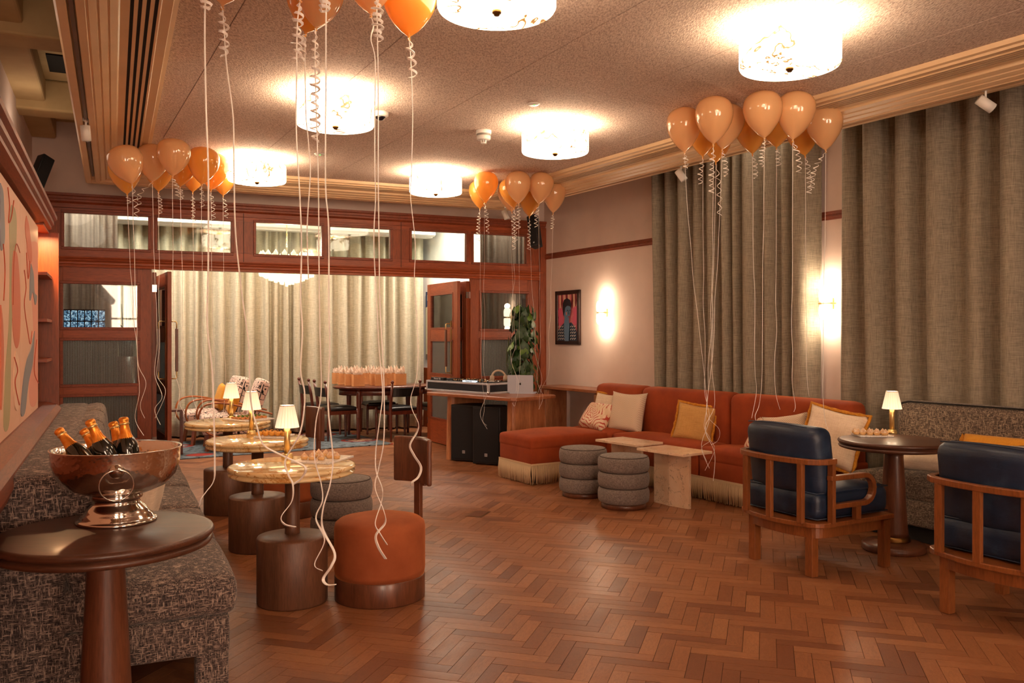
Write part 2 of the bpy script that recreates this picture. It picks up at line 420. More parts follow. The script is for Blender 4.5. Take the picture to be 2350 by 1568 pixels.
def mk_tissue():
    t=NT('cream tissue'); t.set(Base_Color='#fbeadb',Roughness=.7); tl=t.node('ShaderNodeBsdfTranslucent',ins={'Color':lin('#fbeadb')}); mx=t.node('ShaderNodeMixShader',ins={0:.25})
    t.l.new(t.b.outputs[0],mx.inputs[1]); t.l.new(tl.outputs[0],mx.inputs[2]); t.l.new(mx.outputs[0],t.out.inputs[0]); return t.m
m_tissue=mk_tissue()
m_satin=simple('gold satin ribbon','#c98a34',.25,0,Sheen_Weight=.5)
m_leaf=mottled('pothos leaf','#142c10','#29471b',9,.4); m_leaf2=mottled('pothos young leaf','#48702a','#6a8a38',9,.42)
m_stem=simple('green stem','#4a5a24',.6)
m_cream=mk_linen('cream cushion cloth','#d8bfa4','#ecd8c0'); m_must=mk_linen('mustard cushion cloth','#c98418','#dc9a2c')
m_tan=mk_linen('tan cushion cloth','#b98848','#cd9c5c'); m_mtrim=mottled('mustard bouclé trim','#b07018','#d08c2a',60,.95,.8,70)
def mk_chev():
    t=NT('cream chevron weave'); v=t.coord('Object'); s=t.node('ShaderNodeSeparateXYZ',ins={0:v}).outputs
    zz=t.math('PINGPONG',s[0],.06); w=t.math('SINE',t.math('MULTIPLY',t.math('ADD',s[2],t.math('MULTIPLY',zz,1.3)),330.0))
    t.set(Base_Color=t.ramp(w,[(.2,'#c4ab92'),(.7,'#e6d2bc')]),Roughness=.9); return t.m
m_chev=mk_chev()
def mk_ikat():
    t=NT('red ikat print'); v=t.coord('Object',loc=(0,0,-.2)); s=t.node('ShaderNodeSeparateXYZ',ins={0:v}).outputs
    d=t.node('ShaderNodeVectorMath',operation='LENGTH',ins={0:t.node('ShaderNodeCombineXYZ',ins={'X':s[0],'Y':s[2]}).outputs[0]}).outputs['Value']
    an=t.math('ARCTAN2',s[2],s[0]); r=t.math('ADD',d,t.math('MULTIPLY',t.math('SINE',t.math('MULTIPLY',an,6.0)),.014))
    r=t.math('ADD',r,t.math('MULTIPLY',t.noise(v,30,2),.02))
    w=t.math('SINE',t.math('MULTIPLY',r,165.0)); c=t.ramp(w,[(.45,'#e6cdb0'),(.55,'#bd4a35')])
    c=t.mix(t.ramp(t.noise(v,14,3),[(.5,0.0),(.6,1.0)]),c,'#dcc09c'); t.set(Base_Color=c,Roughness=.5); return t.m
m_ikat=mk_ikat()
def mk_squiggle():
    t=NT('black line print on blush'); v=t.coord('Object'); n=t.noise(v,5,3,.5,.5)
    dv=t.node('ShaderNodeVectorMath',operation='ADD',ins={0:v,1:t.node('ShaderNodeCombineXYZ',ins={'X':t.math('MULTIPLY',n,.12),'Z':t.math('MULTIPLY',n,.12)}).outputs[0]}).outputs[0]
    vo=t.node('ShaderNodeTexVoronoi',distance='CHEBYCHEV',ins={'Vector':dv,'Scale':9.0}).outputs['Distance']
    w=t.math('SINE',t.math('MULTIPLY',vo,24.0)); c=t.ramp(w,[(.72,'#dcc0b2'),(.8,'#14100f')]); t.set(Base_Color=c,Roughness=.9); return t.m
m_squig=mk_squiggle()
def mk_rug():
    t=NT('blue rug with red and black motifs'); v=t.coord('Object'); s=t.node('ShaderNodeSeparateXYZ',ins={0:v}).outputs
    br=t.node('ShaderNodeTexBrick',ins={'Vector':v,'Scale':9.0,'Color1':(0,0,0,1),'Color2':(1,1,1,1),'Mortar':(1,1,1,1),'Mortar Size':.035,'Brick Width':.5,'Row Height':.22}); 
    n=t.noise(t.coord('Object',scale=(1,2.4,1)),11,2,.5); c=t.mix(t.ramp(n,[(.56,0.0),(.58,1.0)]),'#647078','#1b1a20')
    # medallions
    vo=t.node('ShaderNodeTexVoronoi',ins={'Vector':t.coord('Object',scale=(1,1.3,1)),'Scale':1.3}).outputs['Distance']
    ring=t.math('LESS_THAN',t.math('ABSOLUTE',t.math('SUBTRACT',vo,.34)),.035); c=t.mix(ring,c,'#8f2418')
    c=t.mix(t.math('LESS_THAN',vo,.26),c,t.ramp(t.noise(v,14,2),[(.45,'#cdb79c'),(.55,'#8f2a1c')]))
    ax=t.math('ABSOLUTE',s[0]); ay=t.math('ABSOLUTE',s[1]); bx=t.math('GREATER_THAN',ax,RUG[0]/2-.22); by=t.math('GREATER_THAN',ay,RUG[1]/2-.22); bd=t.math('MAXIMUM',bx,by)
    bc=t.ramp(t.noise(v,9,2,.4),[(.56,'#d8c2a4'),(.6,'#9c3020')]); c=t.mix(bd,c,bc); t.set(Base_Color=c,Roughness=.95); t.bump(t.noise(v,120,2),.5,.004); return t.m
RUG=(5.0,2.3)
m_rug=mk_rug()
# ================================================================== THE ROOM
random.seed(7)
ZR, ZC, ZV = 3.03, 3.16, 3.75        # raft underside, ceiling boards, old ceiling above
# floor: base slab + herringbone blocks
fb=M().box(-9,9,-4.5,17,-.06,-.004); floor=S(fb.build('floor',m_joint))
BW,BL=.076,.304; G=.0011
RA=AG+pi/4
def block(mb,cx,cy,ang,rnd,dz=0,world=True,tilt=(0,0)):
    hl,hw=BL/2-G,BW/2-G; c_,s_=cos(ang),sin(ang)
    pts=[(-hl,-hw),(hl,-hw),(hl,hw),(-hl,hw)]
    top=[(cx+x*c_-y*s_,cy+x*s_+y*c_,dz+x*tilt[0]+y*tilt[1]) for x,y in pts]
    bot=[(a,b,-.006) for a,b,_ in top]
    vs=top+bot; fs=[(0,1,2,3),(0,4,5,1),(1,5,6,2),(2,6,7,3),(3,7,4,0)]
    U=[(0,0),(BL/BW,0),(BL/BW,1),(0,1)]
    uvs=[U]+[[U[i],U[i],U[(i+1)%4],U[(i+1)%4]] for i in range(4)]
    mb.add(vs,fs,uvs,smooth=False)
cells=[]
n=int(BL/BW)
# herringbone lattice in units of BW: horizontals at (k*? ) classic tiling
def herring(rng):
    out=[]
    for i in range(-230,230):
        for j in range(-60,60):
            # lattice vectors (1,1) and (n,-n): one horizontal and one vertical per cell
            ox=i+j*n; oy=i-j*n
            out.append((ox+n/2,oy+.5,0)); out.append((ox+n+.5,oy+1-n/2+ (n-1) - (n-1) ,1))
    return out
tiles=[]
for ox,oy,kind in herring(190):
    x,y=ox*BW,oy*BW
    X=x*cos(RA)-y*sin(RA); Y=x*sin(RA)+y*cos(RA)+6
    if Y<-1.0 or Y>15.5: continue
    if abs(X)>.66*max(Y,0)+1.2: continue
    tiles.append((X,Y,RA+(pi/2 if kind else 0)))
vis=[]; rest=[]
for t in tiles:
    X,Y,a=t
    px=CX+F*X/Y if Y>.3 else -999; py=CY+F*H/Y if Y>.3 else 9999
    (vis if (-20<px<2370 and py<1600) else rest).append(t)
vis.sort(key=lambda t:t[1])
near,rest=vis[:300],vis[300:]+rest
protos=[]
for k in range(24):
    mb=M(); block(mb,0,0,0,0); o=mb.build('floor_block',m_floor)
    at=o.data.attributes.new('rnd','FLOAT','FACE'); r=random.random(); at.data.foreach_set('value',[r]*5); protos.append(o.data)
    bpy.data.objects.remove(o)
for X,Y,a in near:
    o=bpy.data.objects.new('floor_block',random.choice(protos)); COL.objects.link(o); o.parent=floor
    o.location=(X,Y,random.uniform(-.0006,0)); o.rotation_euler=(random.uniform(-.0015,.0015),random.uniform(-.001,.001),a+(pi if random.random()<.5 else 0))
mb=M(); rv=[]
for X,Y,a in rest:
    block(mb,X,Y,a,0,dz=random.uniform(-.0006,0),tilt=(random.uniform(-.001,.001),random.uniform(-.0015,.0015))); r=random.random(); rv+= [r]*5
o=mb.build('floor_blocks',m_floor,parent=floor); o.name='floor_blocks'; stuff(o)
if len(o.data.polygons)==len(rv):
    at=o.data.attributes.new('rnd','FLOAT','FACE'); at.data.foreach_set('value',rv)
# brass floor box
fx=P(1097,1180,0.0)
t=thing('floor_socket','flush metal floor socket cover let into the parquet','floor socket',(fx.x,fx.y,0.0),RA)
M().box(-.12,.12,-.07,.07,.0,.0016).build('rim',m_bronze,t); M().box(-.105,.105,-.055,.055,.0016,.0026).build('lid',m_floor,t)

# walls ----------------------------------------------------------------
S(M().box(-9.85,9,WALLR,WALLR+.2,0,4).build('wall_right',m_paint,rot=AR))
S(M().box(-.95,-.78,-4,10.6,0,4).build('wall_left',m_paint,rot=AL))
S(M().box(-7.2,13,-4.2,-4.0,0,4).build('wall_rear',m_paint))
S(M().box(-12,10,-4.5,18,ZV,ZV+.1).build('ceiling_upper',m_void))
for wx in (-3.2,.6,4.4):  # unseen windows behind the camera, added to light the room from that side
    o=S(M().box(wx,wx+1.8,-3.99,-3.97,.7,2.8).build('window_1',emit('rear window fill light','#ffdcc0',8.0) if 'rear window fill light' not in bpy.data.materials else bpy.data.materials['rear window fill light']))
    f=M()
    for a,b,c,d in ((wx-.08,wx+1.88,2.8,2.88),(wx-.08,wx+1.88,.62,.7),(wx-.08,wx,.7,2.8),(wx+1.8,wx+1.88,.7,2.8),(wx+.87,wx+.93,.7,2.8),(wx,wx+1.8,1.9,1.95)): f.box(a,b,-3.99,-3.93,c,d)
    f.build('window_frame',m_white,parent=o)
# beams of the old ceiling seen beside the raft
mb=M()
for y0 in (4.3,6.6,8.7): mb.box(-.8,8,y0,y0+.3,ZV-.28,ZV)
mb.box(-.8,-.55,-3,10.3,ZV-.2,ZV)
S(mb.build('trim_beams',m_void,rot=AL,bevel=.02))
mb=M()
for y0 in (5.5,7.9): mb.box(-.5,-.2,y0,y0+.5,ZV-.012,ZV-.002)
S(mb.build('trim_slots',m_dark,rot=AL))
# wall above the screen
xl=inv(AP,*fr(AL,-.78,10.3).xy)[0]; xr=inv(AP,*fr(AR,-9.61,WALLR).xy)[0]
S(M().box(xl-.4,xr+.3,PY,PY+.12,2.97,4).build('wall_far',m_paint,rot=AP))
# picture rail on the right wall (fluted)
prof=[(0,-.035),(-.018,-.035),(-.018,-.02),(-.026,-.017),(-.026,-.006),(-.018,-.003),(-.018,.006),(-.026,.009),(-.026,.02),(-.018,.023),(-.018,.038),(0,.038)]
ZRAIL=2.515
M_=M(); M_.sweep([(a+WALLR,z+ZRAIL) for a,z in prof],[lambda a,z,x=x:(x,a,z) for x in (-9.6,6)])
S(M_.build('trim_1',m_trim,rot=AR)).name='trim_picture_rail'

# raft bulkhead (mitred profile) --------------------------------------
def isect(a1,d1,horiz1,a2,d2,horiz2):
    # line1: for horiz: local y=d1 ; else local x=d1
    def nrm(a,h): return (-sin(a),cos(a)) if h else (cos(a),sin(a))
    n1=nrm(a1,horiz1); n2=nrm(a2,horiz2); det=n1[0]*n2[1]-n1[1]*n2[0]
    return ((d1*n2[1]-n1[1]*d2)/det,(n1[0]*d2-d1*n2[0])/det)
DL,DF,DR=-.26,9.86,5.54
def ring(w):   # raft outline shrunk inward by w
    A=isect(AL,DL+w,False,AP,DF-w,True); B=isect(AP,DF-w,True,AR,DR-w,True)
    n0=fr(AL,DL+w,-2.5); n1=fr(AR,4.0,DR-w)
    return [(n0.x,n0.y),A,B,(n1.x,n1.y)]
rprof=[(0,ZR+.22),(0,ZR+.012),(.012,ZR),(.055,ZR),(.055,ZR+.035),(.095,ZR+.035),(.095,ZR),(.135,ZR),(.14,ZR+.012),(.146,ZR+.012),(.15,ZR+.006),(.185,ZR+.016),(.188,ZR+.03),(.194,ZR+.03),(.197,ZR+.022),(.232,ZR+.034),(.235,ZR+.048),(.241,ZR+.048),(.244,ZR+.04),(.28,ZR+.052),(.283,ZR+.066),(.29,ZR+.072),
       (.325,ZR+.072)]
slots=[.335,.372,.409,.446]
for q in slots: rprof+=[(q,ZR+.072),(q,ZR+.12),(q+.018,ZR+.12),(q+.018,ZR+.072)]
rprof+=[(.475,ZR+.072),(.48,ZR+.08),(.53,ZR+.08),(.535,ZR+.095),(.56,ZR+.1),(.565,ZC+.03),(.565,ZR+.22)]
rr=[(w_,z) for w_,z in rprof]
mb=M(); rings=[ring(a) for a,z in rr]; npf=len(rr)
vs=[(rings[i][c][0],rings[i][c][1],rr[i][1]) for c in range(4) for i in range(npf)]; fs=[]
for c in range(3):
    for i in range(npf):
        i2=(i+1)%npf; fs.append((c*npf+i,c*npf+i2,(c+1)*npf+i2,(c+1)*npf+i))
mb.add(vs,fs)
S(mb.build('trim_bulkhead',m_beige))
# dark strips close inside the slots, standing for their shade; then the lighting track
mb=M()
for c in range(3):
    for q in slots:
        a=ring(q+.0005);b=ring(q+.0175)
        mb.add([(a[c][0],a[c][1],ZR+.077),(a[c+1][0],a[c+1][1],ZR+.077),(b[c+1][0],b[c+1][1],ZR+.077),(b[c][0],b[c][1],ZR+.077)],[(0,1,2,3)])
S(mb.build('trim_slot_shade_strips',m_dark))
mb=M()
for c in (0,2):
    a=ring(.062);b=ring(.088)
    A=Vector((*[(a[c][k]+b[c][k])/2 for k in (0,1)],ZR+.022)); B=Vector((*[(a[c+1][k]+b[c+1][k])/2 for k in (0,1)],ZR+.022)); dd=(B-A).normalized()
    mb.obox(A+dd*.2,B-dd*.3,.02,.02)
S(mb.build('trim_lighting_track',simple('track grey','#7c7068',.5,.4)))
# ceiling boards --------------------------------------------------------
rq=ring(.5); ceil=S(M().prism([rq[3],rq[2],rq[1],rq[0]],ZC+.03,ZC+.05).build('ceiling',m_dark))
def clip(poly,a,b):   # keep left side of a->b
    out=[]
    def side(p): return (b[0]-a[0])*(p[1]-a[1])-(b[1]-a[1])*(p[0]-a[0])
    for i in range(len(poly)):
        p,q=poly[i],poly[(i+1)%len(poly)]; sp,sq=side(p),side(q)
        if sp>=0: out.append(p)
        if sp*sq<0: k=sp/(sp-sq); out.append((p[0]+(q[0]-p[0])*k,p[1]+(q[1]-p[1])*k))
    return out
rg=ring(.55)
for i in range(-4,9):
    for j in range(-3,6):
        x0=1.787+(i-1)*.893; y0=5.03+(j-1)*2.42; g=.0022
        c4=[(x0+g,y0+g),(x0+.893-g,y0+g),(x0+.893-g,y0+2.42-g),(x0+g,y0+2.42-g)]
        pl=[tuple(fr(AG,*p).xy) for p in c4]
        for k in range(3):
            if len(pl)<3: break
            pl=clip(pl,rg[k+1],rg[k])
        if len(pl)<3: continue
        M().prism(pl,ZC,ZC+.025).build('ceiling_board',m_ceil,parent=ceil,bevel=.002,seg=1)

# ================================================================== THE WOODEN SCREEN
scr=S(M().box(xl-.2,xr+.15,PY,PY+.07,2.83,2.98).build('wall_screen',m_oakx,rot=AP))
def add(nm,mb,mt,**k): return mb.build(nm,mt,parent=scr,**k)
X0,X1=xP(127)-.25,xP(1240)
xa,xb=xP(348),xP(1080)
# crown moulding & architrave
pr=[(0,2.985),(-.06,2.985),(-.06,2.96),(-.045,2.95),(-.045,2.925),(-.03,2.92),(-.03,2.90),(-.015,2.89),(0,2.88)]
mb=M(); mb.sweep([(PY+a,z) for a,z in pr],[lambda a,z,x=x:(x,a,z) for x in (xl,X1+.12)]); add('crown_moulding',mb,m_trim)
pr=[(0,2.31),(-.05,2.31),(-.055,2.295),(-.04,2.285),(-.045,2.27),(-.03,2.262),(-.036,2.25),(-.036,2.235),(-.024,2.225),(-.03,2.20),(.07,2.20),(.07,2.31)]
mb=M(); mb.sweep([(PY+a,z) for a,z in pr],[lambda a,z,x=x:(x,a,z) for x in (xl,X1+.02)]); add('transom_moulding',mb,m_oakx)
# transom lights
tl=[(147,340),(361.7,530),(587.6,738),(757.4,895.6),(944.8,1069.8),(1087,1207)]
tz0,tz1=2.415,2.78
mb=M(); mb.box(xl,X1,PY,PY+.06,2.30,tz0-.001); add('transom_bottom_rail',mb,m_oakx)
mb=M(); mb.box(xl,X1,PY,PY+.06,tz1+.001,2.84); add('transom_top_rail',mb,m_oakx)
edges=[xl]+[v for a,b in tl for v in (xP(a),xP(b))]+[X1]
for i in range(0,len(edges),2):
    a,b=edges[i],edges[i+1]
    if i in (4,8):   # joint between bays
        mid=(a+b)/2; add('mullion',M().box(a,mid-.002,PY,PY+.06,tz0,tz1),m_oak); add('mullion',M().box(mid+.002,b,PY,PY+.06,tz0,tz1),m_oak)
        add('bay_joint',M().box(mid-.003,mid+.003,PY+.0-.0004,PY+.002,2.31,2.88),m_dark)
    else: add('mullion',M().box(a,b,PY,PY+.06,tz0,tz1),m_oak)
def glaze(x0,x1,z0,z1,g,y=PY,par=None,bw=.03,pf='frame_bead'):
    par=par or scr
    f=M()
    for (a,b,c,d) in ((x0-bw,x1+bw,z1,z1+bw),(x0-bw,x1+bw,z0-bw,z0),(x0-bw,x0,z0,z1),(x1,x1+bw,z0,z1)): f.box(a,b,y-.014,y+.012,c,d)
    fb_=f.build('window_bead',m_trim,parent=par,bevel=.004,seg=1)
    M().box(x0-.01,x1+.01,y+.028,y+.034,z0-.01,z1+.01).build('window_pane',g,parent=par)
for a,b in tl: glaze(xP(a),xP(b),tz0,tz1,m_glass)
# fixed side panels
def side(x0,x1,gx0,gx1):
    zs=[(.33,.80,m_rib),(.937,1.408,m_rib),(1.553,2.02,m_glass)]
    add('stile',M().box(x0,gx0,PY+.005,PY+.055,0,2.2),m_oak,bevel=.003,seg=1); add('stile',M().box(gx1,x1,PY+.005,PY+.055,0,2.2),m_oak,bevel=.003,seg=1)
    zz=[0]+[v for a,b,_ in zs for v in (a,b)]+[2.2]
    for i in range(0,len(zz),2): add('rail',M().box(gx0,gx1,PY+.005,PY+.055,zz[i],zz[i+1]),m_oakx)
    for a,b,g in zs: glaze(gx0,gx1,a,b,g,y=PY+.005)
side(xl+.05,xa,xP(144.5),xP(315)); side(xb,X1-.02,xP(1105),xP(1210))
add('jamb',M().box(xl,xl+.06,PY-.02,PY+.08,0,2.95),m_oak); add('jamb',M().box(X1-.02,X1+.09,PY-.05,PY+.08,0,2.9),m_oak)
# door leaves, folded open
def leaf(p,q,handle_at,lab,z1=2.17,hs=(1,)):
    p=Vector((p[0],p[1],0)); q=Vector((q[0],q[1],0)); d=q-p; L=d.length; an=atan2(d.y,d.x)
    o=S(M().box(0,.11,-.022,.022,.012,z1).build('door_leaf',m_oak,rot=an,loc=(p.x,p.y,0),bevel=.002,seg=1))
    M().box(L-.13,L,-.022,.022,.012,z1).build('stile',m_oak,parent=o,bevel=.002,seg=1)
    zz=[.012,.33,.80,.937,1.408,1.553,2.03,z1]
    for i in range(0,8,2): M().box(.11,L-.13,-.02,.02,zz[i],zz[i+1]).build('rail',m_oakx,parent=o)
    for a,b,g in ((.33,.80,m_rib),(.937,1.408,m_rib),(1.553,2.03,m_glass)):
        f=M()
        for (c,e,h,k) in ((.11,L-.13,b-.02,b),(.11,L-.13,a,a+.02),(.11,.13,a,b),(L-.15,L-.13,a,b)): f.box(c,e,-.028,.028,h,k)
        f.build('window_bead',m_trim,parent=o); M().box(.12,L-.14,-.003,.003,a,b).build('window_pane',g,parent=o)
    if handle_at:
        hx=handle_at*L
        for s_ in hs:
            M().tube([(hx,s_*.03,1.62),(hx,s_*.085,1.62),(hx,s_*.095,1.61),(hx,s_*.095,1.5)],.007).build('handle_bracket',m_brass,parent=o)
            M().tube([(hx,s_*.03,.98),(hx,s_*.085,.98),(hx,s_*.095,.99),(hx,s_*.095,1.1)],.007).build('handle_bracket',m_brass,parent=o)
            M().obox((hx,s_*.095,1.06),(hx,s_*.095,1.54),.03,.03).build('handle_grip',m_walnut,parent=o,bevel=.004)
        M().box(hx-.02,hx+.02,-.024,.024,.9,1.66).build('push_plate',m_bronze,parent=o)
    for z in (.25,1.95): M().box(-.006,.012,-.024,.024,z,z+.08).build('hinge',m_chrome,parent=o)
    o['label']=lab; return o
lf=PD(389,700,9.48); lfar=PD(357,700,10.45); hl=fr(AP,xa+.03,PY+.05)
leaf((hl.x,hl.y),(lfar.x-.1,lfar.y),None,'far folded door leaf at left of the opening')
leaf((lfar.x,lfar.y),(lf.x,lf.y),.88,'near folded glazed door leaf at left of the opening',hs=(1,-1))
ra=PD(984,700,11.95); rb=PD(1053,700,11.08); hr=fr(AP,xb-.02,PY+.05)
leaf((ra.x,ra.y),(rb.x,rb.y),.80,'glazed oak door leaf folded open at right',hs=(1,-1))
leaf((hr.x,hr.y),(ra.x+.12,ra.y+.05),None,'second oak door leaf behind the right one')

# ================================================================== BACK ROOM
YB=13.15
bx0,bx1=xP(60,YB),xP(974,YB)
S(M().box(bx0-3,bx1+.3,YB+.25,YB+.4,0,4).build('wall_back',m_white,rot=AP))
# right wall of the back room
pA=fr(AP,bx1+.02,YB+.25); pB=fr(AP,X1+.06,PY+.12); dv=pB-pA; an=atan2(dv.y,dv.x)
S(M().box(0,dv.length,0,.15,0,4).build('wall_back_right',m_white,rot=an,loc=(pA.x,pA.y,0)))
S(M().box(.02,dv.length,-.03,0,0,.95).build('trim_dado',m_oak,rot=an,loc=(pA.x,pA.y,0)))
S(M().box(xl-2.6,X1+3,PY+.1,YB+.4,3.3,3.4).build('ceiling_back',m_white,rot=AP))
mb=M(); mb.sweep([(YB-.55+a,z) for a,z in ((0,3.3),(0,3.02),(.06,3.0),(.06,3.04),(.14,3.04),(.14,2.99),(.3,2.99),(.3,3.3))],[lambda a,z,x=x:(x,a,z) for x in (bx0-2,bx1)]); S(mb.build('trim_back_bulkhead',m_white,rot=AP))

# ================================================================== CURTAINS
def curtain(name,lab,x0,x1,y,z0,z1,rot,mat,fold=.14,amp=.05,seed=0,group=None,gather=.0):
    rnd=random.Random(seed); L=x1-x0; nx=max(24,int(L/fold*18)); nz=14; vs=[];fs=[]
    kn=[0]; 
    while kn[-1]<L+fold: kn.append(kn[-1]+fold*rnd.uniform(.6,1.5))
    am=[rnd.uniform(.65,1.2)*amp for _ in kn]; k2=[rnd.uniform(0,6) for _ in kn]
    def off(x,z):
        i=0
        while kn[i+1]<x: i+=1
        t=(x-kn[i])/(kn[i+1]-kn[i]); h=(1-z)
        q=sin(2*pi*t); v=.5+.5*(abs(q)**.6)*(1 if q>0 else -1)
        a=am[i]*(.75+.35*(1-h*.6))
        return -(v*a)+.006*sin(9*x+3*z+k2[i])+.010*(1-z)*sin(k2[i]+5*z), .012*sin(k2[i]+4*z+x*2)*(1-z)
    for j in range(nz+1):
        z=j/nz
        for i in range(nx+1):
            x=i/nx*L; dy,dx=off(x,z); pin=1-.0*z
            vs.append((x0+x+dx,y+dy,z0+(z1-z0)*z))
    for j in range(nz):
        for i in range(nx):
            a=j*(nx+1)+i; fs.append((a,a+1,a+nx+2,a+nx+1))
    mb=M(); mb.add(vs,fs,smooth=True); o=mb.build(name,mat,rot=rot,solid=.004); return tag(o,lab,'curtain',group)
c1a,c1b=sR(1487,6.1),sR(1858,6.1)
curtain('curtain','grey brown linen curtain behind the middle of the orange sofa',c1a+.06,c1b,6.25,.02,3.7,AR,m_curt,.20,.15,3)
curtain('curtain','wide grey brown linen curtain behind the table lamp and tweed sofa',sR(1920,6.1),2.2,6.25,.02,3.7,AR,m_curt,.21,.15,5)
curtain('curtain','long pale sage curtain closing off the back of the far room',bx0+.2,bx1-.02,YB,.03,3.25,AP,m_curtB,.19,.17,9)
curtain('curtain','brown curtain behind the left glass panels of the screen',xP(140,11.1),xP(270,11.1),11.1,.03,3.2,AP,m_curtD,.09,.05,12)
curtain('curtain','brown curtain behind the right glass panels of the screen',xP(1101,10.75),xP(1232,10.75),10.75,.03,3.2,AP,m_curtD,.08,.04,13)
# daylight window behind the first curtain
wx0,wx1=c1a+.55,c1b-.30
o=S(M().box(wx0,wx1,WALLR-.012,WALLR-.004,.9,3.3).build('window_1',emit('evening daylight pane','#8fb4ff',2.2),rot=AR))
f=M()
for a,b,c,d in ((wx0-.06,wx1+.06,.84,.9),(wx0-.06,wx1+.06,3.3,3.36),(wx0-.06,wx0,.9,3.3),(wx1,wx1+.06,.9,3.3),((wx0+wx1)/2-.02,(wx0+wx1)/2+.02,.9,3.3)): f.box(a,b,WALLR-.03,WALLR,c,d)
f.build('window_frame',m_white,parent=o)

# ================================================================== LEFT WALL: MURAL, TRIM, NICHE
S6,S7=6.45,7.0
mw=S(M().box(-.80,-.47,-1.5,S6-.01,0,2.2).build('wall_mural_backing',m_oak,rot=AL))
pans=[]
def mural_pane(s0,s1,z0,z1):
    return M().box(-.469,-.45,s0,s1,z0,z1)
m_mbase=mottled('mural blush','#e6b79c','#ecc1a8',2,.6)
mz0,mz1=.985,2.17
sa=lambda px:(-.45)*(.907-.421*(px-CX)/F)/((px-CX)/F*.907+.421)
cuts=[-1.5,1.6,3.2,4.3,sa(46),S6-.02]
mural=thing('mural','blush mural of coral, sage and blue-grey rounded shapes on the left wall','mural',(0,0,0),AL)
for i in range(len(cuts)-1):
    M().box(-.465,-.45,cuts[i]+.004,cuts[i+1]-.004,mz0,mz1).build('mural_panel',m_mbase,parent=mural)
# painted flat shapes: thin paint layers on the panels
cm={'coral':simple('coral paint','#d9785c',.6),'pink':simple('pink paint','#e8a08c',.6),'sage':simple('sage paint','#b5a77c',.6),'blue':simple('blue grey paint','#8a8c96',.6),'peach':simple('peach paint','#f0cbb0',.6),'line':simple('red brush line','#cc5a3c',.6)}
lay=[0]
def shape(col,pts):
    lay[0]+=1; d=-.45+.0006*lay[0]; q=[tuple(p) for p in catmull([(*p,0) for p in pts]+[(*pts[0],0)],6)[:-1]]
    vs=[(d,a,b) for a,b,_ in q]+[(-.451,a,b) for a,b,_ in q]; k=len(q); fs=[tuple(range(k)),tuple(range(2*k-1,k-1,-1))]+[(i,k+i,k+(i+1)%k,(i+1)%k) for i in range(k)]
    M().add(vs,fs).build('painted_shape',cm[col],parent=mural)
def spx(px,py):  # photograph point on the mural plane
    s=sa(px); D=-.45*.421+s*.907; return (s,H+(CY-py)*D/F)
def mpoly(col,pl): shape(col,[spx(*p) for p in pl])
mpoly('pink',[(60,560),(86,560),(86,640),(86,760),(86,910),(70,930),(66,860),(76,760),(70,660),(62,600)])
mpoly('sage',[(26,470),(34,480),(38,520),(33,640),(26,760),(22,960),(8,980),(12,850),(20,740),(22,600),(21,500)])
mpoly('coral',[(30,575),(40,590),(46,680),(45,770),(38,800),(30,770),(26,680),(27,610)])
mpoly('coral',[(60,495),(66,520),(72,570),(72,600),(66,600),(61,560),(57,520)])
mpoly('blue',[(0,420),(6,440),(8,480),(10,540),(6,570),(0,560)])
mpoly('blue',[(70,605),(76,630),(78,670),(84,680),(80,700),(74,670),(68,690),(68,640)])
mpoly('blue',[(78,760),(74,830),(64,880),(56,945),(47,950),(52,880),(60,830),(70,800)])
mpoly('peach',[(34,805),(42,830),(44,900),(40,940),(32,930),(30,860)])
mpoly('coral',[(0,700),(4,740),(6,820),(3,900),(0,930)])
def mline(pl,w=.006):
    lay[0]+=1; pts=[Vector((-.449+.0006*lay[0],*spx(*p))) for p in pl]; mb=M(); mb.tube(catmull(pts,6),w,n=4,flat=(w*.5,.002)) ; mb.build('painted_line',cm['line'],parent=mural)
mline([(14,430),(18,470),(16,510),(22,500),(28,460)]); mline([(26,700),(28,600),(34,560),(42,580)]); mline([(52,620),(56,660),(52,700),(60,760),(66,790),(70,760)])
mline([(28,820),(36,850),(30,880),(40,930)]); mline([(2,560),(6,620),(3,690)]); mline([(56,580),(60,640),(64,600)])
mline([(80,780),(74,850),(84,880)])
# crown trim over the mural and ledge below
tp=[(-.80,2.2),(-.44,2.2),(-.40,2.215),(-.40,2.235),(-.385,2.245),(-.385,2.27),(-.365,2.28),(-.365,2.305),(-.80,2.31)]
mb=M(); mb.sweep(tp,[lambda a,z,y=y:(a,y,z) for y in (-1.5,6.93)]); S(mb.build('trim_mural_crown',m_trim,rot=AL))
lp=[(-.80,.80),(-.40,.80),(-.36,.83),(-.34,.88),(-.345,.93),(-.37,.965),(-.44,.985),(-.80,.985)]
mb=M(); mb.sweep(lp,[lambda a,z,y=y:(a,y,z) for y in (-1.5,7.06)]); S(mb.build('trim_mural_ledge',m_trim,rot=AL,bevel=.003))
S(M().box(-.80,-.42,-1.5,7.06,0,.8).build('wall_dado_left',m_oak,rot=AL))
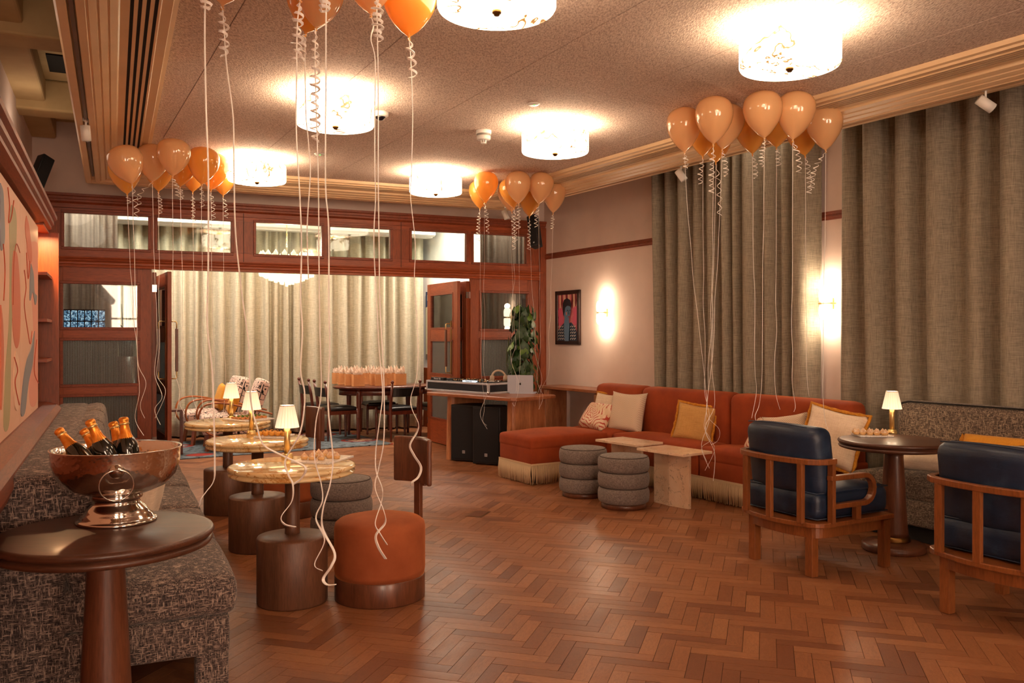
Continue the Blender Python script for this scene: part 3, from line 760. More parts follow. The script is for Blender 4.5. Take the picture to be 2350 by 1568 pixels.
# niche with shelves beyond the mural
n_=S(M().box(-.80,-.36,S7,S7+.05,.9,2.2).build('wall_niche_return',m_oak,rot=AL))
M().box(-.80,-.76,S6-.02,S7,.98,2.2).build('niche_back',m_oak,parent=n_)
for z in (1.28,1.55,1.86): M().box(-.76,-.40,S6+.02,S7,z,z+.02).build('niche_shelf',m_oakx,parent=n_)
M().box(-.78,-.42,S6,S7,2.19,2.2).build('niche_soffit',m_oak,parent=n_)
ledp=fr(AL,-.45,S7-.22,2.17)
light('void_fill_light','POINT',fr(AL,-.55,5.2,3.2),2.2,(1,.8,.6),.3); light('void_fill_light','POINT',fr(AL,-.55,8.2,3.2),2.2,(1,.8,.6),.3); light('void_fill_light','POINT',fr(AR,-5.5,5.9,3.6),7,(1,.8,.6),.2)  # added lights without fittings, brightening the dark void around the raft; then the niche
light('niche_downlight','AREA',ledp,5,(1,.55,.25),.12)
# ================================================================== CEILING LIGHTS
def ceiling_lamp():
    t=thing('ceiling_lamp','',"ceiling light")
    m_=M(); m_.lathe([(.03,-.062),(.268,-.062),(.27,-.066),(.27,-.215),(.262,-.226),(.25,-.23),(0,-.23)][::-1] if False else [(0,-.23),(.25,-.23),(.264,-.226),(.27,-.215),(.27,-.075),(.262,-.072),(.255,-.075),(.255,-.205),(0,-.212)],48,close=False)
    m_.build('alabaster_shade',m_alab,t)
    M().lathe([(.205,0),(.205,-.012),(.195,-.016),(.185,-.016),(.18,-.022),(.165,-.024),(.15,-.018),(0,-.018)][::-1],48,close=False).build('ceiling_rose',m_white,t)
    M().lathe([(.045,-.018),(.045,-.075),(.02,-.078),(.012,-.08),(.012,-.21)],16).build('stem',m_brass,t)
    M().lathe([(0,-.252),(.013,-.252),(.014,-.244),(.02,-.243),(.022,-.236),(.022,-.229)],16).build('finial',m_bronze,t)
    mb=M()
    for k in range(4):
        a=k*pi/2+.4; mb.lathe([(0,-.15),(.02,-.14),(.028,-.115),(.02,-.09),(.012,-.08),(0,-.08)],12,c=(.13*cos(a),.13*sin(a)))
    mb.build('bulb',emit('warm bulb',WARM,30.0),t)
    return t
cl_pos=[((1274,352),'veined alabaster drum ceiling light nearest the smoke detector'),((1812,156),'large alabaster drum ceiling light above the right balloon bunch'),((1000,445),'far alabaster drum ceiling light just in front of the wooden screen'),
        ((1140,25),'alabaster drum ceiling light cut by the top edge of the photo'),((770,290),'alabaster drum ceiling light behind the hanging white ribbons'),((590,418),'alabaster drum ceiling light touching the left balloon bunch')]
L0=ceiling_lamp(); lamps=[]
for i,((px,py),lb) in enumerate(cl_pos):
    p=P(px,py,2.93); o=L0 if i==0 else dup(L0,(0,0,0)); o.location=(p.x,p.y,ZC); o.rotation_euler=(0,0,i*1.3); o['label']=lb; o['group']='alabaster ceiling lights'; lamps.append(o)
extra=[(2.72,2.62),(1.12,1.75),(3.9,.5),(2.3,-.4)]  # unseen lamps continuing the rows, added to fill the camera side
for i,(x,y) in enumerate(extra):
    o=dup(L0,(x,y,ZC),rot=i*2.1+.4,label='added alabaster drum ceiling light out of view, '+['ahead and right of the camera','just ahead of the camera','far out to the right','behind the camera'][i]); lamps.append(o)
for o in lamps:
    for k in range(3):
        a=k*2*pi/3+o.rotation_euler.z; light('pool_light','POINT',(o.location.x+.2*cos(a),o.location.y+.2*sin(a),ZC-.085),POOL_W,WARM,.03)
# back room light
bp=fr(AP,xP(658,11.6),11.6)
def chandelier():
    t=thing('chandelier','tiered chandelier of glowing glass cones on a chain in the far room','chandelier',(bp.x,bp.y,0))
    m_c=emit('lit cone glass','#ffdca4',1.3)
    rings=[(.335,22,2.255),(.275,18,2.23),(.215,14,2.20),(.15,9,2.175),(.08,5,2.15),(0,1,2.125)]
    M().lathe([(.355,2.37),(.36,2.37),(.36,2.378),(.355,2.378)],40).build('brass_ring',m_brass,t)
    M().lathe([(.02,2.36),(.35,2.36),(.35,2.368),(.02,2.368)],40).build('brass_plate',m_brass,t)
    M().lathe([(.3,2.44),(.306,2.44),(.306,2.448),(.3,2.448)],40).build('brass_ring',m_brass,t)
    cone=None
    for r,n,z in rings:
        for k in range(n):
            a=2*pi*k/n+r
            if cone is None:
                o=M().lathe([(0,0),(.018,0),(.032,.10),(.034,.12),(0,.125)],8).build('glass_cone',m_c,t); cone=o
            else: o=cone.copy(); COL.objects.link(o); o.parent=t
            o.location=(r*cos(a),r*sin(a),z-.01)
    cup=None
    for k in range(18):
        a=2*pi*k/18
        if cup is None: o=M().lathe([(0,0),(.03,.0),(.034,.03),(.02,.05),(.008,.07),(0,.08)],8).build('glass_cup',m_c,t); cup=o
        else: o=cup.copy(); COL.objects.link(o); o.parent=t
        o.location=(.33*cos(a),.33*sin(a),2.50)
    for k in range(6):
        a=k*pi/3; M().tube([(.33*cos(a),.33*sin(a),2.37),(.33*cos(a),.33*sin(a),2.5)],.004,6).build('frame_rod',m_brass,t)
    for k in range(18):
        z=2.66+k*.036; a=(k%2)*pi/2
        o=M(); o.tube([(.009*cos(q)*cos(a),.009*cos(q)*sin(a),z+.02*sin(q)) for q in [i*pi/5 for i in range(11)]],.0025,5); o.build('chain_link',m_brass,t)
    return t
chandelier()
light('chandelier_light','POINT',(bp.x,bp.y,2.62),38,(1,.80,.60),.15)
light('screen_side_fill','AREA',fr(AP,xP(205,10.75),10.72,3.25),9,(1,.84,.68),.4)  # added lights, no fittings, brightening the space behind the fixed glass panels
light('screen_side_fill','AREA',fr(AP,xP(1160,10.6),10.55,3.25),5,(1,.84,.68),.3)
light('back_room_fill','AREA',fr(AP,xP(1000,12.2),12.0,3.27),36,(1,.84,.68),.6)  # added overhead fill, no fittings, to brighten the far room
light('back_room_fill','AREA',fr(AP,xP(380,12.2),12.0,3.27),36,(1,.84,.68),.6)

# small things on the ceiling ------------------------------------------
p=P(1110,300,ZC); t=thing('smoke_detector','white domed smoke detector on the ceiling boards','smoke detector',(p.x,p.y,ZC))
M().lathe([(0,-.03),(.062,-.03),(.064,-.022),(.064,-.0)],24).build('base',m_whitep,t); M().lathe([(.058,-.045),(.06,-.03)],24).build('grey_band',simple('grey band','#8d8780',.5),t)
M().lathe([(0,-.08),(.05,-.08),(.057,-.07),(.058,-.045)],24).build('body',m_whitep,t)
mb=M()
for k in range(8): a=k*pi/4; mb.obox((.026*cos(a),.026*sin(a),-.08),(.02*cos(a),.02*sin(a),-.1),.006,.003)
mb.lathe([(0,-.108),(.022,-.108),(.024,-.1)],16); mb.build('sensor_cage',m_whitep,t)
p=P(873,258,ZC); t=thing('dome_camera','white dome camera with a dark lens beside the ribbons','camera',(p.x,p.y,ZC))
M().lathe([(0,-.035),(.045,-.035),(.062,-.025),(.065,0)],28).build('housing',m_whitep,t); M().lathe([(0,-.062),(.02,-.058),(.036,-.045),(.04,-.034)],20).build('lens_dome',simple('dark dome','#120e16',.08),t)
for (px,py),lb in (((1224,238),'small round white sensor with a green light above the veined lamp'),((733,353),'small round white sensor with a green light behind the ribbons')):
    p=P(px,py,ZC); t=thing('ceiling_sensor',lb,'sensor',(p.x,p.y,ZC),0,'ceiling sensors'); M().lathe([(0,-.012),(.035,-.012),(.046,-.004),(.047,0)],24).build('body',m_whitep,t); M().lathe([(0,-.016),(.006,-.015),(.008,-.012)],10,c=(.008,-.01)).build('indicator',emit('green indicator','#58e060',1.5),t)
# track spotlights
def spot(loc,aim,lb):
    t=thing('track_spotlight',lb,'spotlight',loc,0,'white track spotlights')
    M().cbox(0,0,.012,.03,.05,.024).build('adapter',m_whitep,t); M().tube([(0,0,0),(0,0,-.045)],.007).build('stem',m_whitep,t)
    d=Vector(aim).normalized(); c=Vector((0,0,-.085)); M().tube([c-d*.055,c+d*.055],.034,20).build('can',m_whitep,t)
    M().tube([c+d*.0551,c+d*.058],.028,16).build('lens',simple('spot lens','#d8d4cc',.2),t)
for (px,py,aim,lb,which) in ((197,214,(.05,.1,-1),'white cylinder spotlight under the left bulkhead',0),(2262,208,(.8,-.1,-.6),'white cylinder spotlight in front of the right curtain',2),(1563,383,(.5,-.2,-.8),'white cylinder spotlight left of the big balloon bunch',2),(1160,478,(.35,-.1,-.9),'white cylinder spotlight behind the middle balloon bunch',1)):
    p=P(px,py,ZR-.0)
    if which in (0,2):   # sit on the track line
        a=ring(.075); A=Vector((*a[which],0)); B=Vector((*a[which+1],0)); d=(B-A).normalized(); q=(px-CX)/F
        k=(q*A.y-A.x)/(d.x-q*d.y); p=A+d*k
    spot((p.x,p.y,ZR+.004),aim,lb)
# wall loudspeakers
def column_speaker(loc,rot,lb,h=.5):
    t=thing('column_speaker',lb,'loudspeaker',loc,rot,'black column loudspeakers on the walls')
    M().cushion((0,0,0),(.12,.11,h),.012).build('cabinet',m_black,t); M().cbox(0,-.056,0,.10,.006,h-.05).build('grille',simple('black mesh','#0c0c0e',.8),t)
    M().cbox(.0,.08,.05,.04,.08,.03).build('bracket',m_black,t); M().cbox(.0,-.0605,-h/2+.05,.02,.002,.015).build('badge',m_alu,t)
    return t
p=PD(92,398,8.1); column_speaker(p,(radians(-6),radians(24),radians(60)),'black column loudspeaker leaning out high on the left wall',.36)
p=PD(1227,532,10.7); column_speaker(p,(radians(-10),radians(-14),radians(-30)),'black column loudspeaker high in the corner beside the screen',.42)

# ================================================================== WALL LAMPS, PICTURE
def sconce(px,py,lb):
    s=sR(px,WALLR-.09); y=WALLR; loc=fr(AR,s,y); D=loc.y; z=H+(CY-py)*D/F
    t=thing('wall_sconce',lb,'wall lamp',(loc.x,loc.y,z),AR,'glass wall sconces')
    mg=emit('lit opal glass',WARM,7.0)
    M().box(-.025,.025,-.02,0,-.05,.05).build('backplate',m_brass,t,bevel=.004); M().cbox(0,-.06,0,.14,.07,.014).build('brass_bar',m_brass,t,bevel=.003)
    for s_ in (1,-1): M().lathe([(0,s_*.013),(.045,s_*.013),(.052,s_*.03),(.054,s_*.09),(.046,s_*.125),(.028,s_*.142),(0,s_*.148)],24,c=(0,-.085)).build('glass_dome',mg,t)
    light('sconce_light','POINT',(0,-.085,.17),2.5,WARM,.04,parent=t); light('sconce_light','POINT',(0,-.085,-.17),2.5,WARM,.04,parent=t)
sconce(1378,718,'glowing wall sconce between the portrait and the curtain'); sconce(1893,697,'glowing wall sconce on the wall strip between the two curtains')
s0,s1=sR(1276,WALLR-.02),sR(1331,WALLR-.02); pc=fr(AR,(s0+s1)/2,WALLR); zt=H+(CY-667)*pc.y/F; zb=H-(791-CY)*pc.y/F
t=thing('framed_portrait','dark framed portrait of a blue-faced person in a striped jacket on pink','painting',(pc.x,pc.y,(zt+zb)/2),AR)
w2,h2=(s1-s0)/2,(zt-zb)/2
f=M()
for a,b,c,d in ((-w2,w2,h2-.05,h2),(-w2,w2,-h2,-h2+.05),(-w2,-w2+.05,-h2,h2),(w2-.05,w2,-h2,h2)): f.box(a,b,-.035,-.002,c,d)
f.build('frame',wood('dark frame','#2a1712','#3c2119',3,'z',.35),t,bevel=.005)
W,Hh=w2-.045,h2-.045
M().box(-W,W,-.016,-.004,-Hh,Hh).build('canvas',mottled('pink painted ground','#c8606a','#e0848a',9,.6),t)
LY=[0]
def pp(col,pts,nm='painted_shape'):
    LY[0]+=1; y=-.016-.0004*LY[0]; q=[(a*W,y,b*Hh) for a,b in pts]; M().add(q,[tuple(range(len(q)))]).build(nm,col,t)
C=lambda n,h: simple(n,h,.55)
cpk,cdr,cbl,cbd,chr_,cwt,cred,ccr=C('rose paint','#d85f7c'),C('dark red paint','#7a2026'),C('blue skin paint','#5c7a94'),C('deep blue paint','#2c3c50'),C('dark hair paint','#1e1a24'),C('off white paint','#d8cfc4'),C('lip red paint','#a82c34'),C('cream paint','#e6bfa0')
for x in (-.75,-.35,.1,.6,.85): pp(ccr,[(x-.1,1),(x+.05,1),(x+.12,.55),(x+.02,.2),(x-.08,.5)])
for x in (-.6,-.1,.45,.8): pp(cdr,[(x-.08,1),(x+.04,1),(x+.1,.7),(x-.02,.35),(x-.1,.6)])
for x,y in ((-.7,-.15),(.75,-.1),(-.75,.2),(.8,.25)): pp(cpk,[(x+.3*cos(a),y+.22*sin(a)) for a in [k*pi/5 for k in range(10)]])
pp(cbd,[(-1,-1),(-1,-.62),(-.72,-.38),(-.3,-.2),(0,-.3),(.35,-.2),(.75,-.42),(1,-.75),(1,-1)])
for k in range(9):
    x=-.95+k*.21
    if -.3<x<.25: continue
    for j in range(5): y=-.95+j*.13; pp(cwt,[(x,y),(x+.13,y+.05),(x+.14,y+.09),(x+.01,y+.05)])
pp(cbl,[(-.22,-1),(-.28,-.3),(-.22,-.02),(.2,-.1),(.28,-.35),(.2,-1)])
pp(cbl,[(-.3,.5),(-.33,.2),(-.22,0),(0,-.14),(.18,-.1),(.3,.05),(.4,.3),(.38,.52),(.1,.62)])
pp(chr_,[(-.32,.05),(-.42,.35),(-.4,.6),(-.25,.76),(.05,.82),(.32,.74),(.44,.56),(.42,.4),(.28,.48),(.05,.5),(-.15,.42),(-.2,.25)])
pp(C('cheek paint','#c87a6a'),[(-.1,.22),(.02,.24),(.04,.12),(-.05,.08)]); pp(cred,[(.12,.03),(.2,.06),(.3,.03),(.22,-.01)])
for x in (.02,.26): pp(chr_,[(x,.3),(x+.07,.33),(x+.14,.29),(x+.07,.27)])
pp(cbd,[(.17,.3),(.2,.3),(.26,.14),(.18,.12)])

# ================================================================== TABLES
def pleat_lamp(name,lb,loc,rot=0,square=False):
    t=thing(name,lb,'table lamp',loc,rot,'small pleated table lamps')
    M().lathe([(0,0),(.033,0),(.034,.004),(.034,.016),(.031,.018),(.03,.02),(.03,.026),(0,.028)],28).build('base',m_brass,t)
    M().lathe([(.0165,.026),(.0165,.178),(.012,.182),(.008,.2)],20).build('stem',m_brass,t)
    n=56; vs=[];fs=[]; rows=[(.066,.178),(.0655,.182),(.040,.300),(.0385,.304)]
    for r,z in rows:
        for i in range(n):
            k=1+.02*(1 if i%2 else -1); a=2*pi*i/n; vs.append((r*k*cos(a),r*k*sin(a),z))
    for j in range(3):
        for i in range(n): i2=(i+1)%n; fs.append((j*n+i,j*n+i2,(j+1)*n+i2,(j+1)*n+i))
    M().add(vs,fs,smooth=True).build('lamp_shade',m_shade,t,solid=.002)
    M().lathe([(.0385,.300),(.041,.300),(.041,.306),(.0385,.306)],32,close=False).build('shade_trim',m_cream,bpy.data.objects[[c.name for c in t.children if c.name.startswith('lamp_shade')][0]])
    M().lathe([(0,.2),(.012,.2),(.018,.225),(.012,.245),(0,.25)],12).build('bulb',emit('table bulb','#ffc890',4.0),t)
    light('table_light','POINT',(0,0,.165),.5,WARM,.03,parent=t); light('table_light','POINT',(0,0,.32),.4,WARM,.03,parent=t)
    return t
def marble_table(lb,loc):
    t=thing('marble_table',lb,'table',loc,0,'row of honey marble tables')
    M().lathe([(0,.695),(.32,.695),(.338,.703),(.338,.712),(.322,.7195),(.322,.7205),(.34,.728),(.343,.738),(.336,.747),(.325,.75),(0,.75)],64).build('tabletop',m_onyx,t)
    M().lathe([(.04,.695),(.04,.40),(.042,.355)][::-1],32).build('column',m_baseW,t)
    M().lathe([(0,0),(.186,0),(.19,.008),(.19,.352),(.185,.36),(.12,.367),(.05,.372),(0,.372)],48).build('drum_base',m_baseW,t)
    return t
T1=P(671,1379,0); T2=P(591,1258,0); T3=P(523,1175,0)
mt=[]
for p,lb in ((T1,'nearest honey marble table with meringue tartlets and a lit lamp'),(T2,'middle honey marble table with a board of golden puffs'),(T3,'farthest honey marble table with green-topped canapes')):
    mt.append(marble_table(lb,(p.x,p.y,0)) if not mt else dup(mt[0],(p.x,p.y,0),rot=len(mt)*1.1,label=lb))
def on(px,py,z): return P(px,py,z)
a=on(659,1052,.75); pleat_lamp('table_lamp','lit pleated brass table lamp on the nearest marble table',a)
a=on(577,997,.75); pleat_lamp('table_lamp','lit pleated brass table lamp on the middle marble table',a)
a=on(531,962,.75); pleat_lamp('table_lamp','lit pleated brass table lamp on the farthest marble table',a)
def pedestal(name,lb,loc,R=.36,zt=.75):
    t=thing(name,lb,'table',loc,0,'round walnut pedestal tables')
    M().lathe([(0,zt-.06),(R-.03,zt-.06),(R-.012,zt-.054),(R-.006,zt-.044),(R-.012,zt-.034),(R-.028,zt-.031),(R-.028,zt-.029),(R-.008,zt-.026),(R,zt-.014),(R-.006,zt-.003),(R-.02,zt),(0,zt)],64).build('tabletop',m_walnutx,t)
    M().lathe([(.095,.10),(.092,.13),(.085,.2),(.062,zt-.12),(.06,zt-.06)],36).build('column',m_walnut,t)
    M().lathe([(.103,.065),(.108,.072),(.1,.084),(.102,.1)],36).build('brass_collar',m_bronze,t)
    M().lathe([(0,0),(.2,0),(.205,.01),(.205,.04),(.19,.052),(.13,.058),(.11,.066),(0,.066)],48).build('foot',m_walnut,t)
    return t
TR=P(2051,1262,0); pedestal('pedestal_table','dark round pedestal table with tartlets and lamp before the tweed sofa',(TR.x,TR.y,0))
TL=Vector((-.932*1.53,3.03,0)); TL=PD(243,1218,3.03); pedestal('pedestal_table','brown round pedestal table carrying the silver ice bowl',(TL.x,TL.y,0),.363,.766)
TE=PD(2462,1050,5.2); pedestal('pedestal_table','round pedestal table just cut off by the right edge',(TE.x,TE.y,0))
M().cbox(0,0,.006,.34,.22,.012).build('serving_board',m_plate,loc=(TE.x-.2,TE.y+.06,.75),rot=-.5); tag(bpy.data.objects['serving_board'],'sliver of a white board at the far right edge','board')
a=on(2047,995,.75); pleat_lamp('table_lamp','lit pleated table lamp on the dark pedestal table at right',a)

# boards of food ---------------------------------------------------------
def board(lb,loc,rot,w=.34,d=.17):
    t=M().box(-w/2,w/2,-d/2,d/2,0,.011).build('serving_board',m_plate,loc=loc,rot=rot,bevel=.002); return tag(t,lb,'serving board','marble serving boards')
m_pastry=mottled('shortcrust','#dca868','#ecc48a',40,.7,.3,90); m_mer=mottled('torched meringue','#f4e3c8','#c98544',28,.5,.3,60)
m_puff=mottled('golden choux','#d98a24','#f0b24c',30,.6,.5,70); m_green=mottled('chopped herbs','#3c6a20','#7aa23c',90,.7,.8,120); m_fill=mottled('filling','#c97a44','#e0a060',60,.6)
def tartlet():
    t=thing('tartlet','','tart')
    M().lathe([(0,.0),(.017,0),(.021,.018),(.0195,.018),(.018,.014),(0,.014)],16).build('crust',m_pastry,t)
    mb=M(); vs=[]; n=14
    mb.lathe([(.018,.014),(.0185,.019),(.014,.026),(.008,.032),(.003,.039),(0,.042)],14)
    mb.build('meringue',m_mer,t); return t
def puffb():
    t=thing('cheese_puff','','canape')
    M().lathe([(0,0),(.014,.001),(.021,.010),(.020,.022),(.012,.031),(0,.034)],14).build('choux_ball',m_puff,t)
    mb=M(); mb.cbox(.0,0,.035,.014,.006,.003); mb.cbox(.003,.002,.037,.004,.012,.003); mb.build('garnish',simple('dark garnish','#2a1a10',.5),t); return t
def greent():
    t=thing('canape_tart','','canape')
    M().box(-.022,.022,-.014,.014,0,.018).build('crust',m_fill,t,bevel=.003)
    mb=M()
    for k in range(7): a=k*2.4; mb.cbox(.012*cos(a)*(k%3)/2,.008*sin(a),.021+.002*(k%3),.009,.006,.005)
    mb.build('green_topping',m_green,t); return t
def scatter(proto_fn,pts,labels,group,z):
    p0=proto_fn(); rows=max(q[3][1] for q in pts)+1
    for i,(x,y,r,ij) in enumerate(pts):
        o=p0 if i==0 else dup(p0,(x,y,z),rot=r)
        o.location=(x,y,z); o.rotation_euler=(0,0,r); 
        nm=['front','second','third','fourth','fifth','back']; row='front' if ij[1]==0 else ('back' if ij[1]==rows-1 else ('middle' if rows==3 else nm[ij[1]]))
        o['label']=labels+', '+row+' row, '+['leftmost','second from left','third from left','fourth from left','fifth from left'][ij[0]]; o['group']=group
random.seed(4)
def grid_on(bl,rot,nx,ny,dx,dy,jit=.003,skip=()):
    out=[]; 
    for j in range(ny):
        for i in range(nx):
            if (i,j) in skip: continue
            x=(i-(nx-1)/2)*dx+(dx/2 if j%2 else 0)*.6+random.uniform(-jit,jit); y=(j-(ny-1)/2)*dy+random.uniform(-jit,jit)
            out.append((bl[0]+x*cos(rot)-y*sin(rot),bl[1]+x*sin(rot)+y*cos(rot),random.uniform(0,6),(i,j)))
    return out
def corner_board(lb,a,b,w,d,z):     # a: near-left px corner, b: near-right px corner
    A=P(*a,z); B=P(*b,z); r=atan2(B.y-A.y,B.x-A.x); L=(B-A).length; n=Vector((-sin(r),cos(r),0)); c=(A+B)/2+n*d/2
    board(lb,(c.x,c.y,z),r,L,d); return (c.x,c.y),r,L
c,r,L=corner_board('long marble board of meringue tartlets on the nearest marble table',(667,1063),(755,1067),0,.30,.7505)
scatter(tartlet,grid_on(c,r,4,3,.047,.075,.005,((3,2),(3,0))),'meringue tartlet on the nearest marble table','meringue tartlets on the nearest marble table',.762)
c,r,L=corner_board('marble board of golden cheese puffs on the middle table',(581,1006),(652,1007),0,.2,.7505)
scatter(puffb,grid_on(c,r,5,3,.043,.05,.004),'golden cheese puff on the middle marble table','cheese puffs on the middle marble table',.762)
c,r,L=corner_board('marble board of green-topped canapes on the farthest table',(509,964),(562,969),0,.30,.7505)
scatter(greent,[(x,y,r+random.uniform(-.1,.1),ij) for x,y,_,ij in grid_on(c,r,3,6,.055,.042,.003)],'green-topped canape on the farthest marble table','green-topped canapes on the farthest marble table',.762)
c,r,L=corner_board('marble board of meringue tartlets on the dark pedestal table',(1975,1004),(2052,1004),0,.17,.7505)
scatter(tartlet,grid_on((c[0]-.02,c[1]),r-.35,5,3,.045,.045,.004),'meringue tartlet on the dark pedestal table','meringue tartlets on the pedestal table',.762)

# ================================================================== ICE BOWL AND BOTTLES
B0=on(268,1196,.766)
t=thing('ice_bowl','hammered silver footed ice bowl with ring handles full of bottles','ice bowl',(B0.x,B0.y,.766),radians(24.4))
zr=.272
M().lathe([(.05,.098),(.11,.108),(.168,.132),(.204,.172),(.220,.222),(.222,zr-.006),(.226,zr),(.226,zr+.003),(.214,zr),(.213,.222),(.197,.176),(.162,.14),(.10,.116),(0,.112)],72,close=False).build('bowl',m_silver,t)
M().lathe([(0,0),(.138,0),(.142,.006),(.136,.012),(.125,.018),(.124,.024),(.112,.034),(.108,.042),(.098,.054),(.085,.066),(.078,.078),(.080,.084),(.088,.088),(.09,.094),(.086,.104),(.08,.112)],64,close=False).build('foot',m_silver2,t)
for s_ in (-1,1):
    h=M().lathe([(0,0),(.022,.004),(.026,.014),(.02,.026),(0,.03)],20).build('ring_boss',m_silver2,t); h.rotation_euler=(pi/2*1.0 if s_<0 else -pi/2,0,radians(6)); h.location=(0,s_*.203,.215)
    mb=M(); mb.tube([(.055*cos(a),0,.055*sin(a)) for a in [k*2*pi/32 for k in range(33)]],.0028,8,cap=False); g=mb.build('ring_handle',m_silver2,t); g.location=(0,s_*.232,.168); g.rotation_euler=(radians(-8*s_),0,radians(6))
mb=M(); random.seed(2)
for k in range(70):
    a=random.uniform(0,6.28); r=random.uniform(0,.165); e=random.uniform(.018,.03); mb.cushion((r*cos(a),r*sin(a),.165+random.uniform(-.01,.012)),(e,e,e),.004,n=1)
m_ice=simple('ice','#dfe8f0',.08,0,Transmission_Weight=.9,IOR=1.3); stuff(mb.build('ice',m_ice,t))
def bottle():
    t=thing('champagne_bottle','','bottle',(0,0,0),0,'champagne bottles in the ice bowl')
    M().lathe([(0,0),(.040,.0),(.044,.01),(.044,.165),(.040,.19),(.030,.215),(.0215,.236),(.018,.25)],28).build('glass_body',m_bottle,t)
    M().lathe([(.0305,.213),(.0225,.236),(.019,.262),(.0165,.282),(.017,.2835),(.0185,.284),(.0185,.292),(.0165,.294),(.0195,.302),(.0195,.312),(.014,.319),(0,.321)],24,close=False).build('foil_neck',m_foil,t)
    M().lathe([(.0186,.2835),(.0196,.286),(.0196,.290),(.0186,.2925)],20,close=False).build('wire_collar',m_brass,t)
    M().lathe([(.0444,.05),(.0444,.13)],28,close=False).build('label',m_label,t); return t
b0=bottle(); BC=B0; bl=[((132,985),(178,1040),3.08,'champagne bottle leaning at the left rim of the ice bowl'),((204,963),(258,1040),2.93,'front champagne bottle standing tallest at the centre left'),((190,985),(226,1040),3.12,'champagne bottle half hidden behind the front one'),((258,968),(296,1035),3.14,'champagne bottle just left of the rightmost bottle'),((283,957),(338,1035),3.02,'rightmost champagne bottle leaning over the bowl rim')]
for i,(tp,bt,D,lb) in enumerate(bl):
    A=PD(*tp,[3.17,3.12,3.24,3.27,3.20][i]); base=Vector((BC.x+[-.04,.03,-.02,.03,.05][i],BC.y+[-.03,-.03,.05,.06,.01][i],.905)); d=(A-base).normalized()
    sl=(A-base).length/.321
    q=Vector((0,0,1)).rotation_difference(d); o=b0 if i==0 else dup(b0,(0,0,0)); o.rotation_euler=q.to_euler(); o.location=base; o.scale=(.92,.92,sl); o['label']=lb
# ================================================================== SOFAS
def fringe(par,runs,z0,z1,seed=1):
    mb=M(); tp=M(); rnd=random.Random(seed)
    for (x0,y0),(x1,y1) in runs:
        L=hypot(x1-x0,y1-y0); n=int(L/.0115); nx,ny=(y1-y0)/L,-(x1-x0)/L
        tp.obox((x0,y0,z1-.006),(x1,y1,z1-.006),.008,.016)
        for i in range(n):
            t=(i+.5)/n; x=x0+(x1-x0)*t; y=y0+(y1-y0)*t; sw=rnd.uniform(-.010,.010); o=rnd.uniform(-.004,.006)
            mb.tube([(x,y,z1-.01),(x+nx*.008+sw*.3,y+ny*.008,(z0+z1)/2),(x+nx*(o)+(x1-x0)/L*sw,y+ny*o+(y1-y0)/L*sw,z0+rnd.uniform(0,.012))],[.0042,.005,.0036],4)
    stuff(mb.build('fringe',simple('cream bullion fringe','#cbb08c',.8),par)); tp.build('fringe_tape',bpy.data.materials['cream bullion fringe'],par)
t=thing('velvet_sofa','long rust velvet sofa with chaise and cream fringe along the right wall','sofa',(0,0,0),AR)
SB=[(-7.77,-6.985),(-6.975,-5.73),(-5.72,-4.42)]
for a,b in SB:
    M().cushion(((a+b)/2,5.89,.60),(b-a,.26,.66),.075,n=4).build('backrest',m_velvet,t)
M().cushion((-7.37,4.95,.30),(.62,.95,.22),.03,n=3).build('chaise_base',m_velvet,t); M().cushion((-7.37,4.95,.40),(.63,.96,.13),.035,puff=.045,n=6).build('chaise_cushion',m_velvet,t)
for a,b in ((-7.72,-6.99),(-6.98,-5.73),(-5.72,-4.46)):
    M().cushion(((a+b)/2,5.585,.29),(b-a,.37,.20),.025,n=2).build('seat_base',m_velvet,t); M().cushion(((a+b)/2,5.595,.40),(b-a+.004,.40,.13),.035,puff=.04,n=6).build('seat_cushion',m_velvet,t)
M().cushion((-4.43,5.70,.28),(.06,.58,.34),.025,n=3).build('end_panel',m_velvet,t)
fringe(t,[((-7.68,4.475),(-7.06,4.475)),((-7.06,4.475),(-7.06,5.39)),((-7.06,5.395),(-4.42,5.395))],.004,.205)
mb=M(); 
for x,y in ((-7.6,4.6),(-7.2,4.6),(-6.9,5.5),(-5.7,5.5),(-4.5,5.5),(-7.6,5.9),(-4.5,5.9)): mb.cbox(x,y,.10,.06,.06,.2)
mb.build('plinth_feet',m_dark,t)
t=thing('tweed_sofa','brown tweed sofa against the right curtain behind the pedestal table','sofa',(0,0,0),AR)
ST=[(-4.05,-2.93)]
for a,b in ST:
    M().cushion(((a+b)/2,5.93,.62),(b-a,.22,.70),.055,n=4).build('backrest',m_tweed2,t); M().cushion(((a+b)/2,5.70,.38),(b-a-.01 ,.36,.19),.06,puff=.03,n=5).build('seat_cushion',m_tweed2,t)
    M().tube([(a+.03,5.825,.90),(a+.05,5.825,.955),(a+.1,5.83,.968),(b-.1,5.83,.968),(b-.05,5.825,.955),(b-.03,5.825,.90)],.006,6).build('piping',m_dark,t)
M().cushion((-4.17,5.76,.36),(.16,.50,.18),.07,n=3).build('end_cushion',m_tweed2,t)
M().cushion((-3.54,5.72,.21),(1.24,.40,.19),.03,n=4).build('seat_base',m_tweed2,t)
M().cbox(-3.54,5.76,.065,1.2,.36,.12).build('plinth',m_dark,t)
# brass socket on the tweed sofa front
so=fr(AR,-4.0,5.515); o=thing('brass_socket','brass double power socket on the front of the tweed sofa','socket',(so.x,so.y,.20),AR)
M().cbox(0,-.004,0,.15,.006,.085).build('faceplate',m_bronze,o,bevel=.002)
mb=M()
for x in (-.035,.035): mb.cbox(x,-.0075,.012,.005,.002,.012); mb.cbox(x-.011,-.0075,-.01,.008,.002,.005); mb.cbox(x+.011,-.0075,-.01,.008,.002,.005)
mb.build('socket_holes',m_dark,o)
